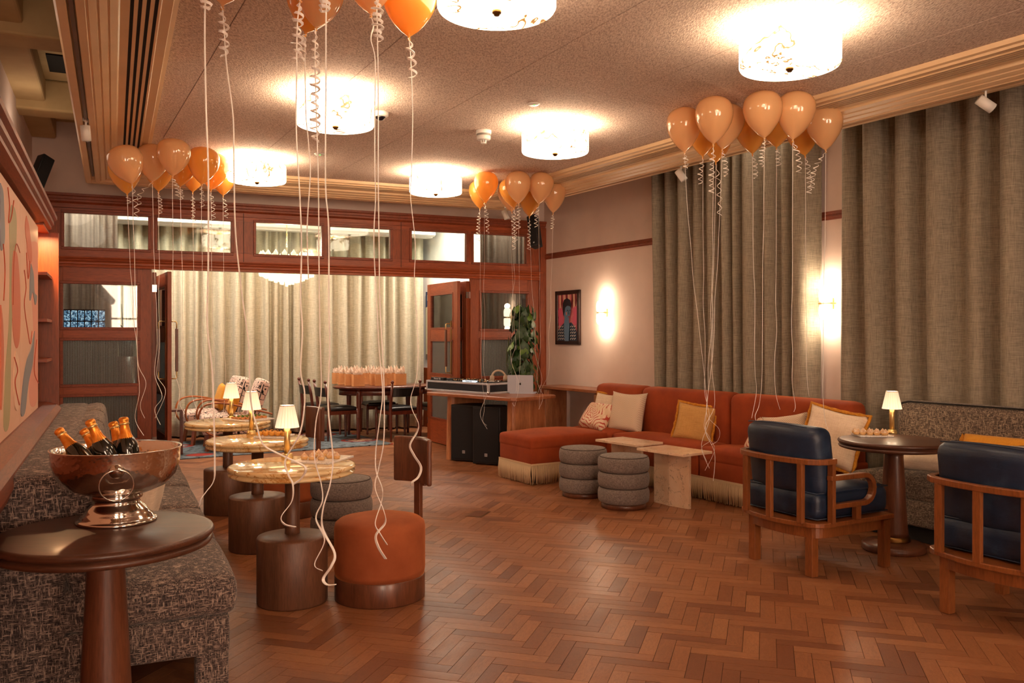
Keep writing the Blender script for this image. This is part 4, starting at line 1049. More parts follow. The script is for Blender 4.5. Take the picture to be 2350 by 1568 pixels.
# left banquette
t=thing('tweed_banquette','long grey tweed banquette running along the mural wall at left','sofa',(0,0,0),AL)
s0=3.72; n=5; w_=.80
for k in range(n):
    a=s0+k*w_; b=a+w_
    mb=M(); mb.cushion((.12,(a+b)/2,.375),(.70,w_-.012,.17),.05,puff=.03,n=5,pside=.012); mb.build('seat_cushion',m_tweed,t)
    # back cushion: leaning wedge
    mb=M(); mb.cushion((0,0,0),(.17,w_-.014,.52),.06,n=5); o=mb.build('back_cushion',m_tweed,t,loc=(-.11,(a+b)/2,.66),rot=(0,radians(-8),0))
M().cushion((-.285,s0+n*w_/2,.50),(.24,n*w_,.84),.05,n=5).build('back_frame',m_tweed,t)
M().cushion((.10,s0+n*w_/2+.0,.215),(.68,n*w_-.02,.16),.02,n=3).build('seat_base',m_tweed,t)
for y in (s0+.06,s0+n*w_/2,s0+n*w_-.06):
    for x in (.37,-.18): M().cushion((x,y,.07),(.13,.10,.15),.015,n=1).build('leg',m_tweed,t)
# throw cushions ------------------------------------------------------------
def throw(lb,loc,rz,tilt,w,h,th,mat,trim=None,roll=0):
    t=thing('throw_cushion',lb,'cushion',loc,Euler((tilt,roll,rz),'XYZ'))
    t.rotation_euler=(Matrix.Rotation(rz,3,'Z')@Matrix.Rotation(tilt,3,'X')@Matrix.Rotation(roll,3,'Y')).to_euler()
    M().pillow(w,h,th).build('cushion_cover',mat,t,weld=True)
    if trim:
        pts=[]; 
        for k in range(49):
            u=k/48*4; i=int(u)%4; f=u-int(u); e=f*2-1; pin=1-.06*(1-e*e)
            x,z={0:(e,-pin),1:(pin,e),2:(-e,pin),3:(-pin,-e)}[i]; pts.append((x*w/2,.004*sin(k*2.3),h/2+z*h/2))
        M().tube(pts,[.014+.003*sin(k*3.7) for k in range(49)],6,cap=False).build('trim',trim,t)
    return t
def onR(px,d,z): s=sR(px,d); p=fr(AR,s,d,z); return p
throw('cream and mustard trimmed cushion at the back left of the orange sofa',onR(1388,5.68,.43),AR+.15,-.25,.42,.42,.14,m_cream,m_mtrim)
throw('cream chevron-weave cushion leaning on the left orange backrest',onR(1432,5.60,.445),AR+.25,-.25,.45,.44,.15,m_chev)
throw('red and cream ikat cushion lying at the left of the orange sofa',onR(1352,5.42,.46),AR-.05,-.65,.46,.34,.16,m_ikat,roll=.0)
throw('tan cushion with mustard trim alone on the middle orange seat',onR(1585,5.60,.45),AR+.5,-.28,.40,.38,.14,m_tan,m_mtrim,roll=.12)
throw('red and cream patterned cushion behind the blue chair',onR(1742,5.50,.44),AR-.1,-.5,.44,.34,.15,m_ikat,roll=.1)
throw('cream woven cushion behind the first blue chair back',onR(1806,5.58,.44),AR+.3,-.4,.42,.40,.14,m_chev,roll=-.2)
throw('large cream cushion with mustard bouclé trim at the right orange seat',onR(1888,5.52,.44),AR+.3,-.32,.48,.47,.16,m_cream,m_mtrim,roll=.18)
throw('pale cushion on the tweed sofa beside the second blue chair',onR(2120,5.62,.51),AR+.1,-1.0,.42,.30,.13,m_cream)
throw('mustard trimmed cushion on the tweed sofa behind the second blue chair',onR(2255,5.62,.51),AR+.05,-.72,.50,.35,.13,m_must,m_mtrim)
p=fr(AL,.07,4.45,.46); throw('cream cushion with mustard trim on the banquette behind the ice bowl',p,AL+pi/2-.2,.25,.45,.42,.14,m_cream,m_mtrim)

# ================================================================== STOOLS
def pouf(lb,p,rz=0,proto=[None]):
    if proto[0]: return dup(proto[0],p,rz,lb)
    t=thing('tiered_pouf',lb,'stool',p,rz,'grey three-tier upholstered poufs')
    M().lathe([(0,0),(.19,0),(.19,.045),(0,.045)],40).build('plinth',m_walnut,t)
    for k in range(3):
        z=.045+k*.131; M().lathe([(.195,z),(.212,z+.012),(.218,z+.035),(.2195,z+.065),(.218,z+.095),(.212,z+.118),(.197,z+.130)]+([(.15,z+.138),(.08,z+.143),(0,z+.145)] if k==2 else [(0,z+.130)]),48).build('seat_tier',m_grey,t)
    for z,r in ((.176,.201),(.307,.201),(.434,.203)): M().tube([(r*cos(a),r*sin(a),z) for a in [k*2*pi/48 for k in range(49)]],.004,6,cap=False).build('piping',simple('dark grey piping','#4a3e38',.8) if 'dark grey piping' not in bpy.data.materials else bpy.data.materials['dark grey piping'],t)
    proto[0]=t; return t
p=P(1431,1163,0); pouf('grey three-tier pouf in front, nearest the marble side table',p)
p=P(1338,1137,0); pouf('grey three-tier pouf just left of and behind another pouf',p,1.0)
p=P(784,1238,0); pouf('grey three-tier pouf behind the rust velvet stool',p,2.0)
def stool(lb,c,rz,proto=[None]):
    if proto[0]: return dup(proto[0],c,rz,lb)
    t=thing('velvet_stool',lb,'stool',c,rz,'rust velvet stools with wooden backrests')
    M().lathe([(0,0),(.248,0),(.251,.006),(.251,.125),(.248,.13),(0,.13)],56).build('plinth_band',m_walnut,t)
    M().lathe([(.247,.13),(.252,.16),(.252,.39),(.246,.415),(.225,.432),(.15,.45),(.06,.456),(0,.457)],56).build('seat',m_velvet2,t)
    M().obox((.278,0,.115),(.278,0,.62),.05,.028,up=(1,0,0)).build('back_post',m_walnut,t,bevel=.004)
    # curved back panel
    def arc(a0,a1,r,th,z0,z1,n=14):
        vs=[];fs=[]
        for i in range(n+1):
            a=a0+(a1-a0)*i/n
            for (q,z) in ((r,z0),(r+th,z0),(r+th,z1),(r,z1)): vs.append((q*cos(a),q*sin(a),z))
        for i in range(n):
            for k in range(4): fs.append((i*4+k,i*4+(k+1)%4,i*4+4+(k+1)%4,i*4+4+k))
        fs.append((3,2,1,0)); fs.append((n*4,n*4+1,n*4+2,n*4+3)); return vs,fs
    vs,fs=arc(-.62,.62,.262,.03,.60,.865); M().add(vs,fs).build('back_panel',m_walnut,t,bevel=.012,seg=3,weld=True)
    M().obox((.305,0,.58),(.305,0,.862),.075,.03,up=(1,0,0)).build('back_spine',m_walnut,t,bevel=.006)
    proto[0]=t; return t
p=P(872,1367,0); stool('rust velvet drum stool with curved wooden backrest in the foreground',(p.x,p.y,0),radians(46))
p=PD(655,1000,7.0); stool('rust velvet drum stool tucked behind the marble tables',(p.x,p.y,0),radians(32))

# ================================================================== SQUARE MARBLE SIDE TABLES
def sq_table(lb,cs,z,proto=None):
    pts=[P(*c,z) for c in cs]; c=sum(pts,Vector())/4; c.z=0
    e=(pts[2]-pts[1]); rz=atan2(e.y,e.x); L=.54; W=.36
    t=thing('marble_side_table',lb,'side table',c,rz,'pair of pink marble side tables')
    M().cbox(0,0,z-.011,L,W,.022).build('tabletop',m_pink,t,bevel=.002)
    # two slabs meeting at an angle
    M().obox((-.17,-.08,0),(-.17,-.08,0.001),.01,.01)
    for (a,b) in (((-.20,-.02),(0,-.045)),((0,-.045),(.2,-.02)),((0,-.045),(0,.13))):
        A=Vector((*a,0));B=Vector((*b,0)); d=(B-A).normalized(); nrm=Vector((-d.y,d.x,0))*.016
        q=[A-nrm,B-nrm,B+nrm,A+nrm]; M().prism([(v.x,v.y) for v in q],0,z-.022).build('leg_slab',m_pink,t,bevel=.0015)
    return t
sq_table('pink marble side table beside the front pouf, nearest one',[(1464.6,1027),(1528,1021),(1637,1036),(1561.6,1044)],.48)
sq_table('pink marble side table behind the two poufs, farther one',[(1362.5,1008),(1436.6,1001.7),(1528.5,1014),(1446.8,1022.6)],.47)

# ================================================================== BLUE LOUNGE CHAIRS
def lounge(lb,loc,rz):
    t=thing('lounge_chair',lb,'armchair',loc,rz,'blue leather lounge chairs with beech frames')
    # shelf frame outline
    def dshape(hx,yb,yf,r,bow,n=6):
        out=[(hx,yf)]
        out+= [(hx-r+r*cos(a),yb+r-r*sin(a)) for a in [i*pi/2/n for i in range(n+1)]]
        m=[]; 
        for k in range(1,8): u=1-2*k/8; m.append((u*(hx-r),yb-bow*(1-u*u)))
        out+=m+[(-x,y) for x,y in out[::-1]]
        return out
    M().prism(dshape(.335,-.345,.36,.10,.045),.305,.335).build('seat_shelf',m_chairW,t,bevel=.006)
    M().prism(dshape(.295,-.30,.33,.08,.035),.235,.305).build('apron',m_chairW,t,bevel=.003)
    for x,y in ((-.235,-.27),(.235,-.27),(-.295,.31),(.295,.31)): M().cbox(x,y,.15,.055,.055,.30).build('leg',m_chairW,t,bevel=.003)
    # top back rail
    R=[(-.325,-.17),(-.325,-.25),(-.31,-.30),(-.27,-.335),(-.2,-.355),(-.1,-.372),(0,-.378),(.1,-.372),(.2,-.355),(.27,-.335),(.31,-.30),(.325,-.25),(.325,-.17)]
    mb=M(); pts=[Vector((x,y,.70)) for x,y in R]; mb.tube(pts,.02,4,flat=(.026,.024),smooth=False); mb.build('back_rail',m_chairW,t,bevel=.005)
    for x,y in ((-.325,-.20),(.325,-.20),(-.225,-.352),(0,-.378),(.225,-.352)): M().cbox(x,y,.508,.042,.028,.36).build('back_slat',m_chairW,t,bevel=.003)
    for s_ in (-1,1):
        x=s_*.325; path=[(x,-.22,.600),(x,.08,.600)]+[(x,.08+.085*sin(a),.515+.085*cos(a)) for a in [k*pi/10 for k in range(1,10)]]+[(x,.08,.430),(x,-.21,.43)]
        mb=M(); mb.tube(path,.02,4,flat=(.030,.022),smooth=False); mb.build('armrest',m_chairW,t,bevel=.005)
        M().cbox(x,.02,.376,.035,.045,.09).build('arm_support',m_chairW,t,bevel=.003)
    M().cushion((0,.035,.425),(.59,.66,.17),.05,puff=.025,n=6).build('seat_cushion',m_leather,t)
    mb=M(); mb.cushion((0,0,0),(.60,.16,.43),.06,n=6); o=mb.build('back_cushion',m_leather,t,loc=(0,-.245,.675),rot=(radians(8),0,0))
    me=o.data
    for v in me.vertices: v.co.y+= .55*v.co.x**2 ; v.co.z+=.02*cos(v.co.x*5)
    mb=M()
    for z in (.505,.35): mb.tube([(x,y,z) for x,y in [(-.285,-.28),(-.285,.355),(.285,.355),(.285,-.28),(-.285,-.28)]],.004,6)
    mb.build('piping',m_leather,[c for c in t.children if c.name.startswith('seat_cushion')][0])
    mb=M(); mb.tube([(x*1.0,-.245-.075-.215*.14+.55*x*x+.0,.695+.20+.02*cos(x*5)) for x in [-.24+.04*k for k in range(13)]],.004,6); mb.build('piping',m_leather,t)
    return t
lounge('blue leather lounge chair with wooden frame facing the orange sofa',(1.935,5.53,0),radians(-61))
lounge('blue leather lounge chair cut off by the right edge of the photo',(2.64,4.44,0),radians(-61))

def text(s,size,par,loc,mat,rot=(pi/2,0,0),name='lettering'):
    tx=bpy.data.curves.new(name,'FONT'); tx.body=s; tx.size=size; tx.align_x='CENTER'; tx.align_y='CENTER'; tx.extrude=.0004; tx.resolution_u=3
    q=bpy.data.objects.new('tmp_text',tx); COL.objects.link(q); dg=bpy.context.evaluated_depsgraph_get(); dg.update()
    me=bpy.data.meshes.new_from_object(q.evaluated_get(dg)); bpy.data.objects.remove(q); me.materials.clear(); me.materials.append(mat)
    o=bpy.data.objects.new(name,me); COL.objects.link(o); o.parent=par; o.location=loc; o.rotation_euler=rot; return o
# ================================================================== DJ TABLE, SPEAKERS, CONSOLE
cD=P(1178,914,.79); aD=radians(135.0); ez=.79
t=thing('acacia_table','acacia slab table carrying the music mixer and laptop','table',(cD.x,cD.y,0),radians(-45))
# local x: -1.35..0 along the near edge (left), y away
LT=1.50; DT=.72
out=[(-LT+.04,0),(-.8,.012),(-.3,0),(-.05,.0),(0,.05),(.012,.3),(0,DT-.04),(-.05,DT),(-LT+.05,DT),(-LT,DT-.05),(-LT,.04)]
M().prism(out,ez-.04,ez).build('tabletop',m_acaciax,t,bevel=.008,seg=2)
for x in (-.15,-LT+.34):
    prof=rrect(.13,.58,.06,5); mb=M(); k=len(prof); vs=[(x+a*1.05,DT/2+b,0) for a,b in prof]+[(x+a*.92,DT/2+b*.94,ez-.04) for a,b in prof]
    mb.add(vs,[tuple(range(k-1,-1,-1)),tuple(range(k,2*k))]+[(i,(i+1)%k,k+(i+1)%k,k+i) for i in range(k)]); mb.build('slab_leg',m_acacia,t,bevel=.004)
def pa(lb,p,rz):
    t=thing('floor_speaker',lb,'loudspeaker',p,rz,'black loudspeakers under the acacia table')
    M().prism([(-.17,0),(.17,0),(.17,.22),(.10,.34),(-.10,.34),(-.17,.22)],0.01,.66).build('cabinet',m_black,t,bevel=.008)
    M().cbox(0,-.004,.335,.31,.012,.60).build('grille',mottled('speaker mesh','#08090c','#12151c',200,.7),t,bevel=.003)
    M().cbox(0,-.012,.115,.034,.004,.034).build('logo_plate',m_alu,[c for c in t.children if c.name.startswith('grille')][0])
    text('EV',.024,t,(0,-.0148,.115),m_dark,name='logo_mark')
    return t
p=P(1065,1060,0); pa('black floor loudspeaker under the table, left one',p,radians(-22)); p=P(1112,1068,0); pa('black floor loudspeaker under the table, right one',(p.x+.02,p.y,0),radians(-22))
# flight case with mixer
fl=fr(radians(-45),-1.74,.22); flx,fly=cD.x+fl.x,cD.y+fl.y
t=thing('mixer_flight_case','black and aluminium flight case holding a music mixing console','flight case',(flx,fly,ez),radians(-45))
LC,DC,HC=1.12,.46,.125
M().box(.006,LC-.006,.006,DC-.006,0,HC-.01).build('case_panel',mottled('case laminate','#15161c','#1c1e26',40,.5),t)
mb=M()
for z in (0,HC-.022):
    mb.box(0,LC,0,.02,z,z+.022); mb.box(0,LC,DC-.02,DC,z,z+.022); mb.box(0,.02,0,DC,z,z+.022); mb.box(LC-.02,LC,0,DC,z,z+.022)
for x in (0,LC-.022):
    for y in (0,DC-.022): mb.box(x-.001,x+.023,y-.001,y+.023,0,HC)
mb.build('aluminium_edging',m_alu,t,bevel=.002)
for x,y in ((0,0),(LC,0),(0,DC),(LC,DC)): M().lathe([(0,-.018),(.014,-.014),(.019,0),(.014,.014),(0,.018)],12).build('ball_corner',m_chrome,t,loc=(x,y,.016))
M().box(.03,LC-.03,.03,DC-.03,HC-.012,HC+.006).build('console_deck',m_black,t)
mb=M(); M2=M(); random.seed(3)
for i in range(34):
    for j in range(6):
        if random.random()<.55: x=.36+i*.019; y=.06+j*.06; (mb if random.random()<.7 else M2).lathe([(.006,HC+.006),(.006,HC+.022),(0,HC+.023)],8,c=(x,y))
stuff(mb.build('knobs',m_black,t)); stuff(M2.build('brass_knobs',simple('brass knobs','#c8a06a',.4,.6),t))  # a random share of the knobs is brass coloured
for x in (.2,.92):
    M().lathe([(0,HC+.02),(.10,HC+.02),(.104,HC+.014),(.104,HC+.006)],32,c=(x,.25)).build('jog_wheel',m_chrome if x>.5 else m_black,t)
M().obox((.06,.05,HC+.022),(.30,.05,HC+.022),.05,.032,up=(0,0,1)).build('screen_bezel',m_black,t,bevel=.003)
M().obox((.66,.03,HC+.012),(.88,.03,HC+.012),.04,.02).build('white_display',simple('pale display','#c6d4dc',.3,0,Emission_Color='#b8c8d4',Emission_Strength=.5),t)
m_ltr=simple('white lettering','#d8d8dc',.5); text('Pioneer DJ',.028,t,(.18,.0245,HC+.022),m_ltr); text('Pioneer DJ',.024,t,(.77,.0095,HC+.012),simple('grey lettering','#3c4248',.5))
hp=thing('headphones','pale headphones resting on the mixing console','headphones',tuple(Vector((flx,fly,ez+HC+.03))+fr(radians(-45),.98,.3,0)),.3)
M().tube([(.085*cos(a),.02*sin(a),.02+.085*sin(a)) for a in [k*pi/12 for k in range(13)]],.012,8).build('headband',simple('beige leatherette','#b89f88',.5),hp)
for s_ in (-1,1): M().tube([(s_*.085-.02*s_,0,.01),(s_*.085+.015*s_,0,.01)],.04,18).build('ear_cup',simple('pale ear cup','#a8907a',.5) if 'pale ear cup' not in bpy.data.materials else bpy.data.materials['pale ear cup'],hp)
# laptop
lp_=P(1194,904,ez); t=thing('laptop','open silver laptop with its lid towards the camera','laptop',(lp_.x,lp_.y,ez+.001),radians(-8))
m_lap=simple('space silver','#b4bacb',.4,.15)
M().prism(rrect(.30,.21,.012),0,.012).build('keyboard_base',m_lap,t,loc=(0.02,.105,0))
o=M(); o.prism(rrect(.30,.205,.012),-.003,.003,axis='y'); o=o.build('lid',m_lap,t,loc=(0,-.0,.113),rot=(radians(4),0,0))
lg=M(); lg.prism([(.0105*cos(a)*(1-.12*(sin(a)>.8)),.0125*sin(a)-.002*(abs(cos(a))<.3)) for a in [k*2*pi/20 for k in range(20)] if not (-.5<a-6.28<-.0+.5 and False)],-.0042,-.003,axis='y')
lg.prism([(-.001,.012),(.002,.014),(.006,.020),(.004,.021),(.000,.017)],-.0042,-.003,axis='y'); lg=lg.build('logo_mark',m_dark,parent=None); lg.parent=o
lg2=M().lathe([(0,0),(.0045,0),(.0045,.002),(0,.002)],12); lg2=lg2.build('logo_bite',m_lap); lg2.parent=o; lg2.location=(.0115,-.0030,.002); lg2.rotation_euler=(pi/2,0,0)
# console table on the right wall
t=thing('console_table','live-edge acacia console table against the wall under the portrait','console table',(0,0,0),AR)
s0=sR(1243,5.95); s1=-7.80
M().prism([(s0,5.9),(s0+.5,5.885),(s1,5.9),(s1,6.28),(s0,6.28)],.80,.835).build('tabletop',m_acaciax,t,bevel=.006)
for x in (s0+.06,s1-.22):
    M().prism([(x,5.93),(x+.10,5.93),(x+.10,6.24),(x,6.24)],0,.80).build('slab_leg',m_acacia,t,bevel=.03,seg=3)
so=fr(AR,(s0+s1)/2+.25,WALLR-.003); o=thing('wall_socket','dark wall socket below the console table','socket',(so.x,so.y,.55),AR); M().cbox(0,-.004,0,.09,.008,.09).build('faceplate',m_black,o,bevel=.002); M().cbox(0,-.009,.01,.006,.002,.014).build('socket_hole',m_dark,o)

# ================================================================== POTHOS
pc_=PD(1200,800,10.35); t=thing('climbing_plant','tall climbing plant with heart-shaped leaves beside the screen','plant',(pc_.x,pc_.y,0))
M().lathe([(0,.0),(.12,0),(.15,.30),(.155,.32),(.14,.32),(.13,.28),(0,.28)],28).build('pot',m_black,t); M().lathe([(.03,.28),(.032,1.7),(0,1.72)],12).build('moss_pole',mottled('coir','#3a2616','#5a3c22',30,.95),t)
def leafmesh(k):
    vs=[(0,0,0)]; n=12; 
    for i in range(n):
        a=2*pi*i/n+.26; x=.5*sin(a)**3*(1.0); y=(13*cos(a)-5*cos(2*a)-2*cos(3*a)-cos(4*a))/26-.2-(.16 if abs(a-pi)<.3 else 0)
        vs.append((x,y,-.18*x*x*2+.05*k*y-.25*(y+.3)**2))
    fs=[(0,1+i,1+(i+1)%n) for i in range(n)]; me=M(); me.add(vs,fs,smooth=True); return me
lm=[]
for k in range(3):
    o=leafmesh(k).build('leaf',m_leaf if k<2 else m_leaf2); o.data.transform(Matrix.Scale(.1,4)); lm.append(o.data); bpy.data.objects.remove(o)
random.seed(11)
for i in range(285):
    h=random.random(); z=.62+1.15*h; wd=.20*(1-abs(h-.55)*.55); a=random.uniform(0,2*pi); r=wd*random.uniform(.35,1.08)
    o=bpy.data.objects.new('leaf',lm[2] if random.random()<.16 else lm[i%2]); COL.objects.link(o); o.parent=t
    o.location=(r*cos(a),r*sin(a),z); s_=random.uniform(.7,1.25); o.scale=(s_,s_,s_)
    out=Vector((cos(a),sin(a),random.uniform(-.2,.5))); nrm=out.normalized(); dn=Vector((random.uniform(-.5,.5),random.uniform(-.5,.5),-1)); dn=(dn-nrm*dn.dot(nrm)).normalized(); X=(-dn).cross(nrm) if False else dn.cross(nrm)
    o.rotation_euler=Matrix((X.normalized()*1,-(-dn)*-1*-1,nrm)).transposed().to_euler() if False else Matrix((X.normalized(),(-dn)*-1,nrm)).transposed().to_euler()
mb=M()
for i in range(26):
    a=random.uniform(0,2*pi); z=random.uniform(.8,1.7); mb.tube([(.02*cos(a),.02*sin(a),z),(.1*cos(a),.1*sin(a),z+.05),(.2*cos(a),.2*sin(a),z-.08),(.2*cos(a+.3),.2*sin(a+.3),z-.25)],.003,5)
mb.build('stems',m_stem,t)
# ================================================================== FAR ROOM FURNITURE
cr=Vector((-1.6,11.56)); ra_=radians(32); L_,W_=4.0,1.75
rc=(cr.x-cos(ra_)*L_/2-sin(ra_)*W_/2, cr.y-sin(ra_)*L_/2+cos(ra_)*W_/2)
o=M().box(-L_/2,L_/2,-W_/2,W_/2,.0,.010).build('rug',m_rug,loc=(rc[0],rc[1],.0005),rot=ra_); tag(o,'blue patterned rug with cream border on the floor of the far room','rug')
# dining table
tc=Vector((-1.86,12.5,0)); t=thing('dining_table','dark oval dining table covered with gift bags in the far room','table',tc,AP)
M().lathe([(0,.71),(.72,.71),(.745,.72),(.75,.735),(.74,.748),(0,.75)],56,sy=.66).build('tabletop',m_din,t)
M().lathe([(.60,.62),(.66,.62),(.66,.71),(.60,.71)],48,sy=.62,close=False).build('apron',m_din,t)
for x,y in ((-.45,-.30),(.45,-.30),(-.45,.30),(.45,.30)): M().lathe([(.018,0),(.022,.1),(.034,.5),(.036,.64),(.036,.71)],16,c=(x,y)).build('leg',m_din,t)
def dchair(lb,loc,rz,proto=[None]):
    if proto[0]: return dup(proto[0],loc,rz,lb)
    t=thing('dining_chair',lb,'chair',loc,rz,'dark wooden dining chairs with black leather')
    for x in (-.215,.215):
        M().tube([(x,-.22,0),(x,-.215,.2),(x,-.2,.42),(x,-.225,.62),(x,-.26,.80)],[.014,.019,.022,.021,.017],12).build('back_post',m_din,t)
        M().lathe([(0,-.02),(.014,-.016),(.022,-.004),(.024,.008),(.016,.024),(0,.03)],14).build('finial',m_din,t,loc=(x,-.262,.82))
        M().lathe([(.013,0),(.017,.02),(.014,.04),(.02,.3),(.021,.44),(0,.45)],12,c=(x*1.05,.21)).build('front_leg',m_din,t)
    for q in ((-.215,-.2,.215,-.2),(-.225,.21,.225,.21),(-.22,-.2,-.225,.21),(.22,-.2,.225,.21)): M().obox((q[0],q[1],.395),(q[2],q[3],.395),.024,.05).build('seat_rail',m_din,t)
    M().cushion((0,.01,.44),(.43,.41,.06),.028,puff=.02,n=5).build('seat',m_bleather,t)
    vs=[];n=10
    for i in range(n+1):
        x=-.205+.41*i/n; y=-.235-.04*(1-(x/.205)**2)
        for a,z in ((0,.62),(-.02,.62),(-.03,.745),(-.01,.745)): vs.append((x,y+a,z))
    fs=[(3,2,1,0),(n*4,n*4+1,n*4+2,n*4+3)]+[(i*4+k,i*4+(k+1)%4,i*4+4+(k+1)%4,i*4+4+k) for i in range(n) for k in range(4)]
    M().add(vs,fs,smooth=False).build('backrest',m_bleather,t,bevel=.006); proto[0]=t; return t
def by_posts(A,Bp):   # A,Bp: left/right back post on the floor, seat faces to the left-hand normal
    A=Vector(A);B=Vector(Bp); d=(B-A).normalized(); f=Vector((-d.y,d.x)); c=(A+B)/2+f*.22; return (c.x,c.y,0),atan2(-f.x,f.y)
c,r=by_posts((-1.665,11.8),(-1.309,12.05)); dchair('dark wooden dining chair in front of the gift bag table at right',c,r)
c,r=by_posts((-2.76,12.16),(-2.53,11.80)); dchair('dark wooden dining chair at the left end of the table, nearer one',c,r)
c,r=by_posts((-3.12,12.75),(-2.90,12.40)); dchair('dark wooden dining chair at the left end of the table, farther one',c,r)
dchair('dark wooden dining chair behind the gift bag table',(-2.02,13.0,0),pi+AP); dchair('dark wooden dining chair at the right end beside the door leaf',(-1.10,12.75,0),radians(118))
# gift bags
def bag(lb,loc,rz,proto=[None]):
    if proto[0]: return dup(proto[0],loc,rz,lb)
    t=thing('gift_bag',lb,'gift bag',loc,rz,'kraft gift bags with tissue on the dining table')
    w,d,h=.165,.08,.165; mb=M()
    mb.box(-w/2,w/2,-d/2,-d/2+.001,0,h);mb.box(-w/2,w/2,d/2-.001,d/2,0,h);mb.box(-w/2,-w/2+.001,-d/2,d/2,0,h);mb.box(w/2-.001,w/2,-d/2,d/2,0,h);mb.box(-w/2,w/2,-d/2,d/2,0,.001); mb.build('bag_body',m_kraft,t)
    M().box(-w/2,w/2,-d/2-.0006,-d/2,.035,.037).build('fold_line',m_kraftd,t)
    for s_ in (-1,1):
        M().tube(catmull([(-.038,s_*(d/2+.001),h-.018),(-.036,s_*(d/2+.006),h-.045),(-.01,s_*(d/2+.012),h-.072),(.018,s_*(d/2+.01),h-.066),(.036,s_*(d/2+.004),h-.035),(.038,s_*(d/2+.001),h-.018)],5),.003,4,flat=(.0045,.001)).build('handle',m_satin,t)
    rnd=random.Random(5); vs=[];fs=[]
    for k in range(18):
        x=rnd.uniform(-.06,.06); y=rnd.uniform(-.025,.025); a=rnd.uniform(0,6.28); b=len(vs); hw=rnd.uniform(.025,.045); tz=h+rnd.uniform(.06,.12); lx,ly=rnd.uniform(-.03,.03),rnd.uniform(-.02,.02)
        ca,sa_=cos(a)*hw,sin(a)*hw
        vs+= [(x-ca*.5,y-sa_*.5,h-.02),(x+ca*.5,y+sa_*.5,h-.02),(x+ca+lx*.5,y+sa_+ly*.5,h+.03),(x+lx,y+ly,tz),(x-ca+lx*.5,y-sa_+ly*.5,h+.025),(x+lx*.3-sa_*.4,y+ly*.3+ca*.4,h+.02)]
        fs+= [(b,b+1,b+5),(b+1,b+2,b+5),(b+2,b+3,b+5),(b+3,b+4,b+5),(b+4,b,b+5)]
    M().add(vs,fs,smooth=False).build('tissue_paper',m_tissue,t,solid=.0006); proto[0]=t; return t
bags=[(776,878,12.75,'farthest left gift bag on the dining table'),(789,881,12.55,'gift bag second from the left'),(805,885,12.33,'gift bag left of the front one with a bow handle'),(822,887,12.15,'front gift bag with a gold bow handle turned to the camera'),(838,880,12.65,'gift bag in the second row behind the front pair'),(850,878,12.85,'gift bag at the back middle of the table'),(862,883,12.45,'gift bag right of centre behind another'),(874,886,12.25,'front right gift bag next to the chair post'),(890,882,12.55,'gift bag between the right pair'),(903,880,12.8,'gift bag at the back right'),(918,884,12.45,'rightmost gift bag on the dining table'),(812,877,12.9,'gift bag in the back row at left')]
for px,py,D,lb in bags: bag(lb,((px-CX)/F*D,D,.7505),AP+random.uniform(-.15,.15))
# armchairs
def armchair(lb,loc,rz,proto=[None]):
    if proto[0]: return dup(proto[0],loc,rz,lb)
    t=thing('patterned_armchair',lb,'armchair',loc,rz,'patterned bentwood armchairs in the far room')
    M().cushion((0,.03,.36),(.58,.62,.17),.05,puff=.02,n=4).build('seat',m_squig,t)
    M().cushion((0,0,0),(.58,.16,.62),.06,n=4).build('backrest',m_squig,t,loc=(0,-.34,.60),rot=(radians(20),0,0))
    mb=M()
    for s_ in (-1,1): mb.tube([(s_*.29,-.27,.34),(s_*.29,-.42,.84)],.006,6)
    mb.build('piping',m_dark,t)
    M().box(-.28,.28,-.28,.32,.21,.28).build('seat_base',m_squig,t,bevel=.03)
    for s_ in (-1,1):
        x=s_*.33; path=[(x,-.52,.46),(x,-.3,.52),(x,0,.60),(x,.2,.615),(x,.32,.57),(x,.37,.45),(x,.34,.33),(x,.22,.22),(x,0,.17),(x,-.2,.18)]
        M().tube(catmull(path,5),.02,6,flat=(.026,.013)).build('bentwood_arm',m_bent,t)
        for y,k in ((.24,.03),(-.3,-.08)): M().obox((s_*.26,y,.22),(s_*.28,y+k,0),.045,.035).build('leg',m_bent,t)
    proto[0]=t; return t
armchair('patterned bentwood armchair nearest the marble tables',(-3.68,11.12,0),radians(112)); armchair('patterned bentwood armchair with a mustard cushion behind the lamp',(-4.16,11.78,0),radians(122))
throw('mustard cushion on the patterned armchair',(-4.02,11.70,.45),radians(122),.32,.42,.38,.13,m_must)
throw('dark mustard cushion on the nearer patterned armchair',(-3.66,11.10,.45),radians(112),.35,.36,.30,.12,m_must)
st=PD(401,1000,10.55); t=thing('wood_side_table','reddish wooden side table beside the open door leaf','side table',(st.x,st.y,0),AP)
M().cbox(0,0,.545,.2,.2,.025).build('tabletop',m_din,t)
for x in (-.075,.075):
    for y in (-.075,.075): M().cbox(x,y,.27,.03,.03,.53).build('leg',m_din,t)
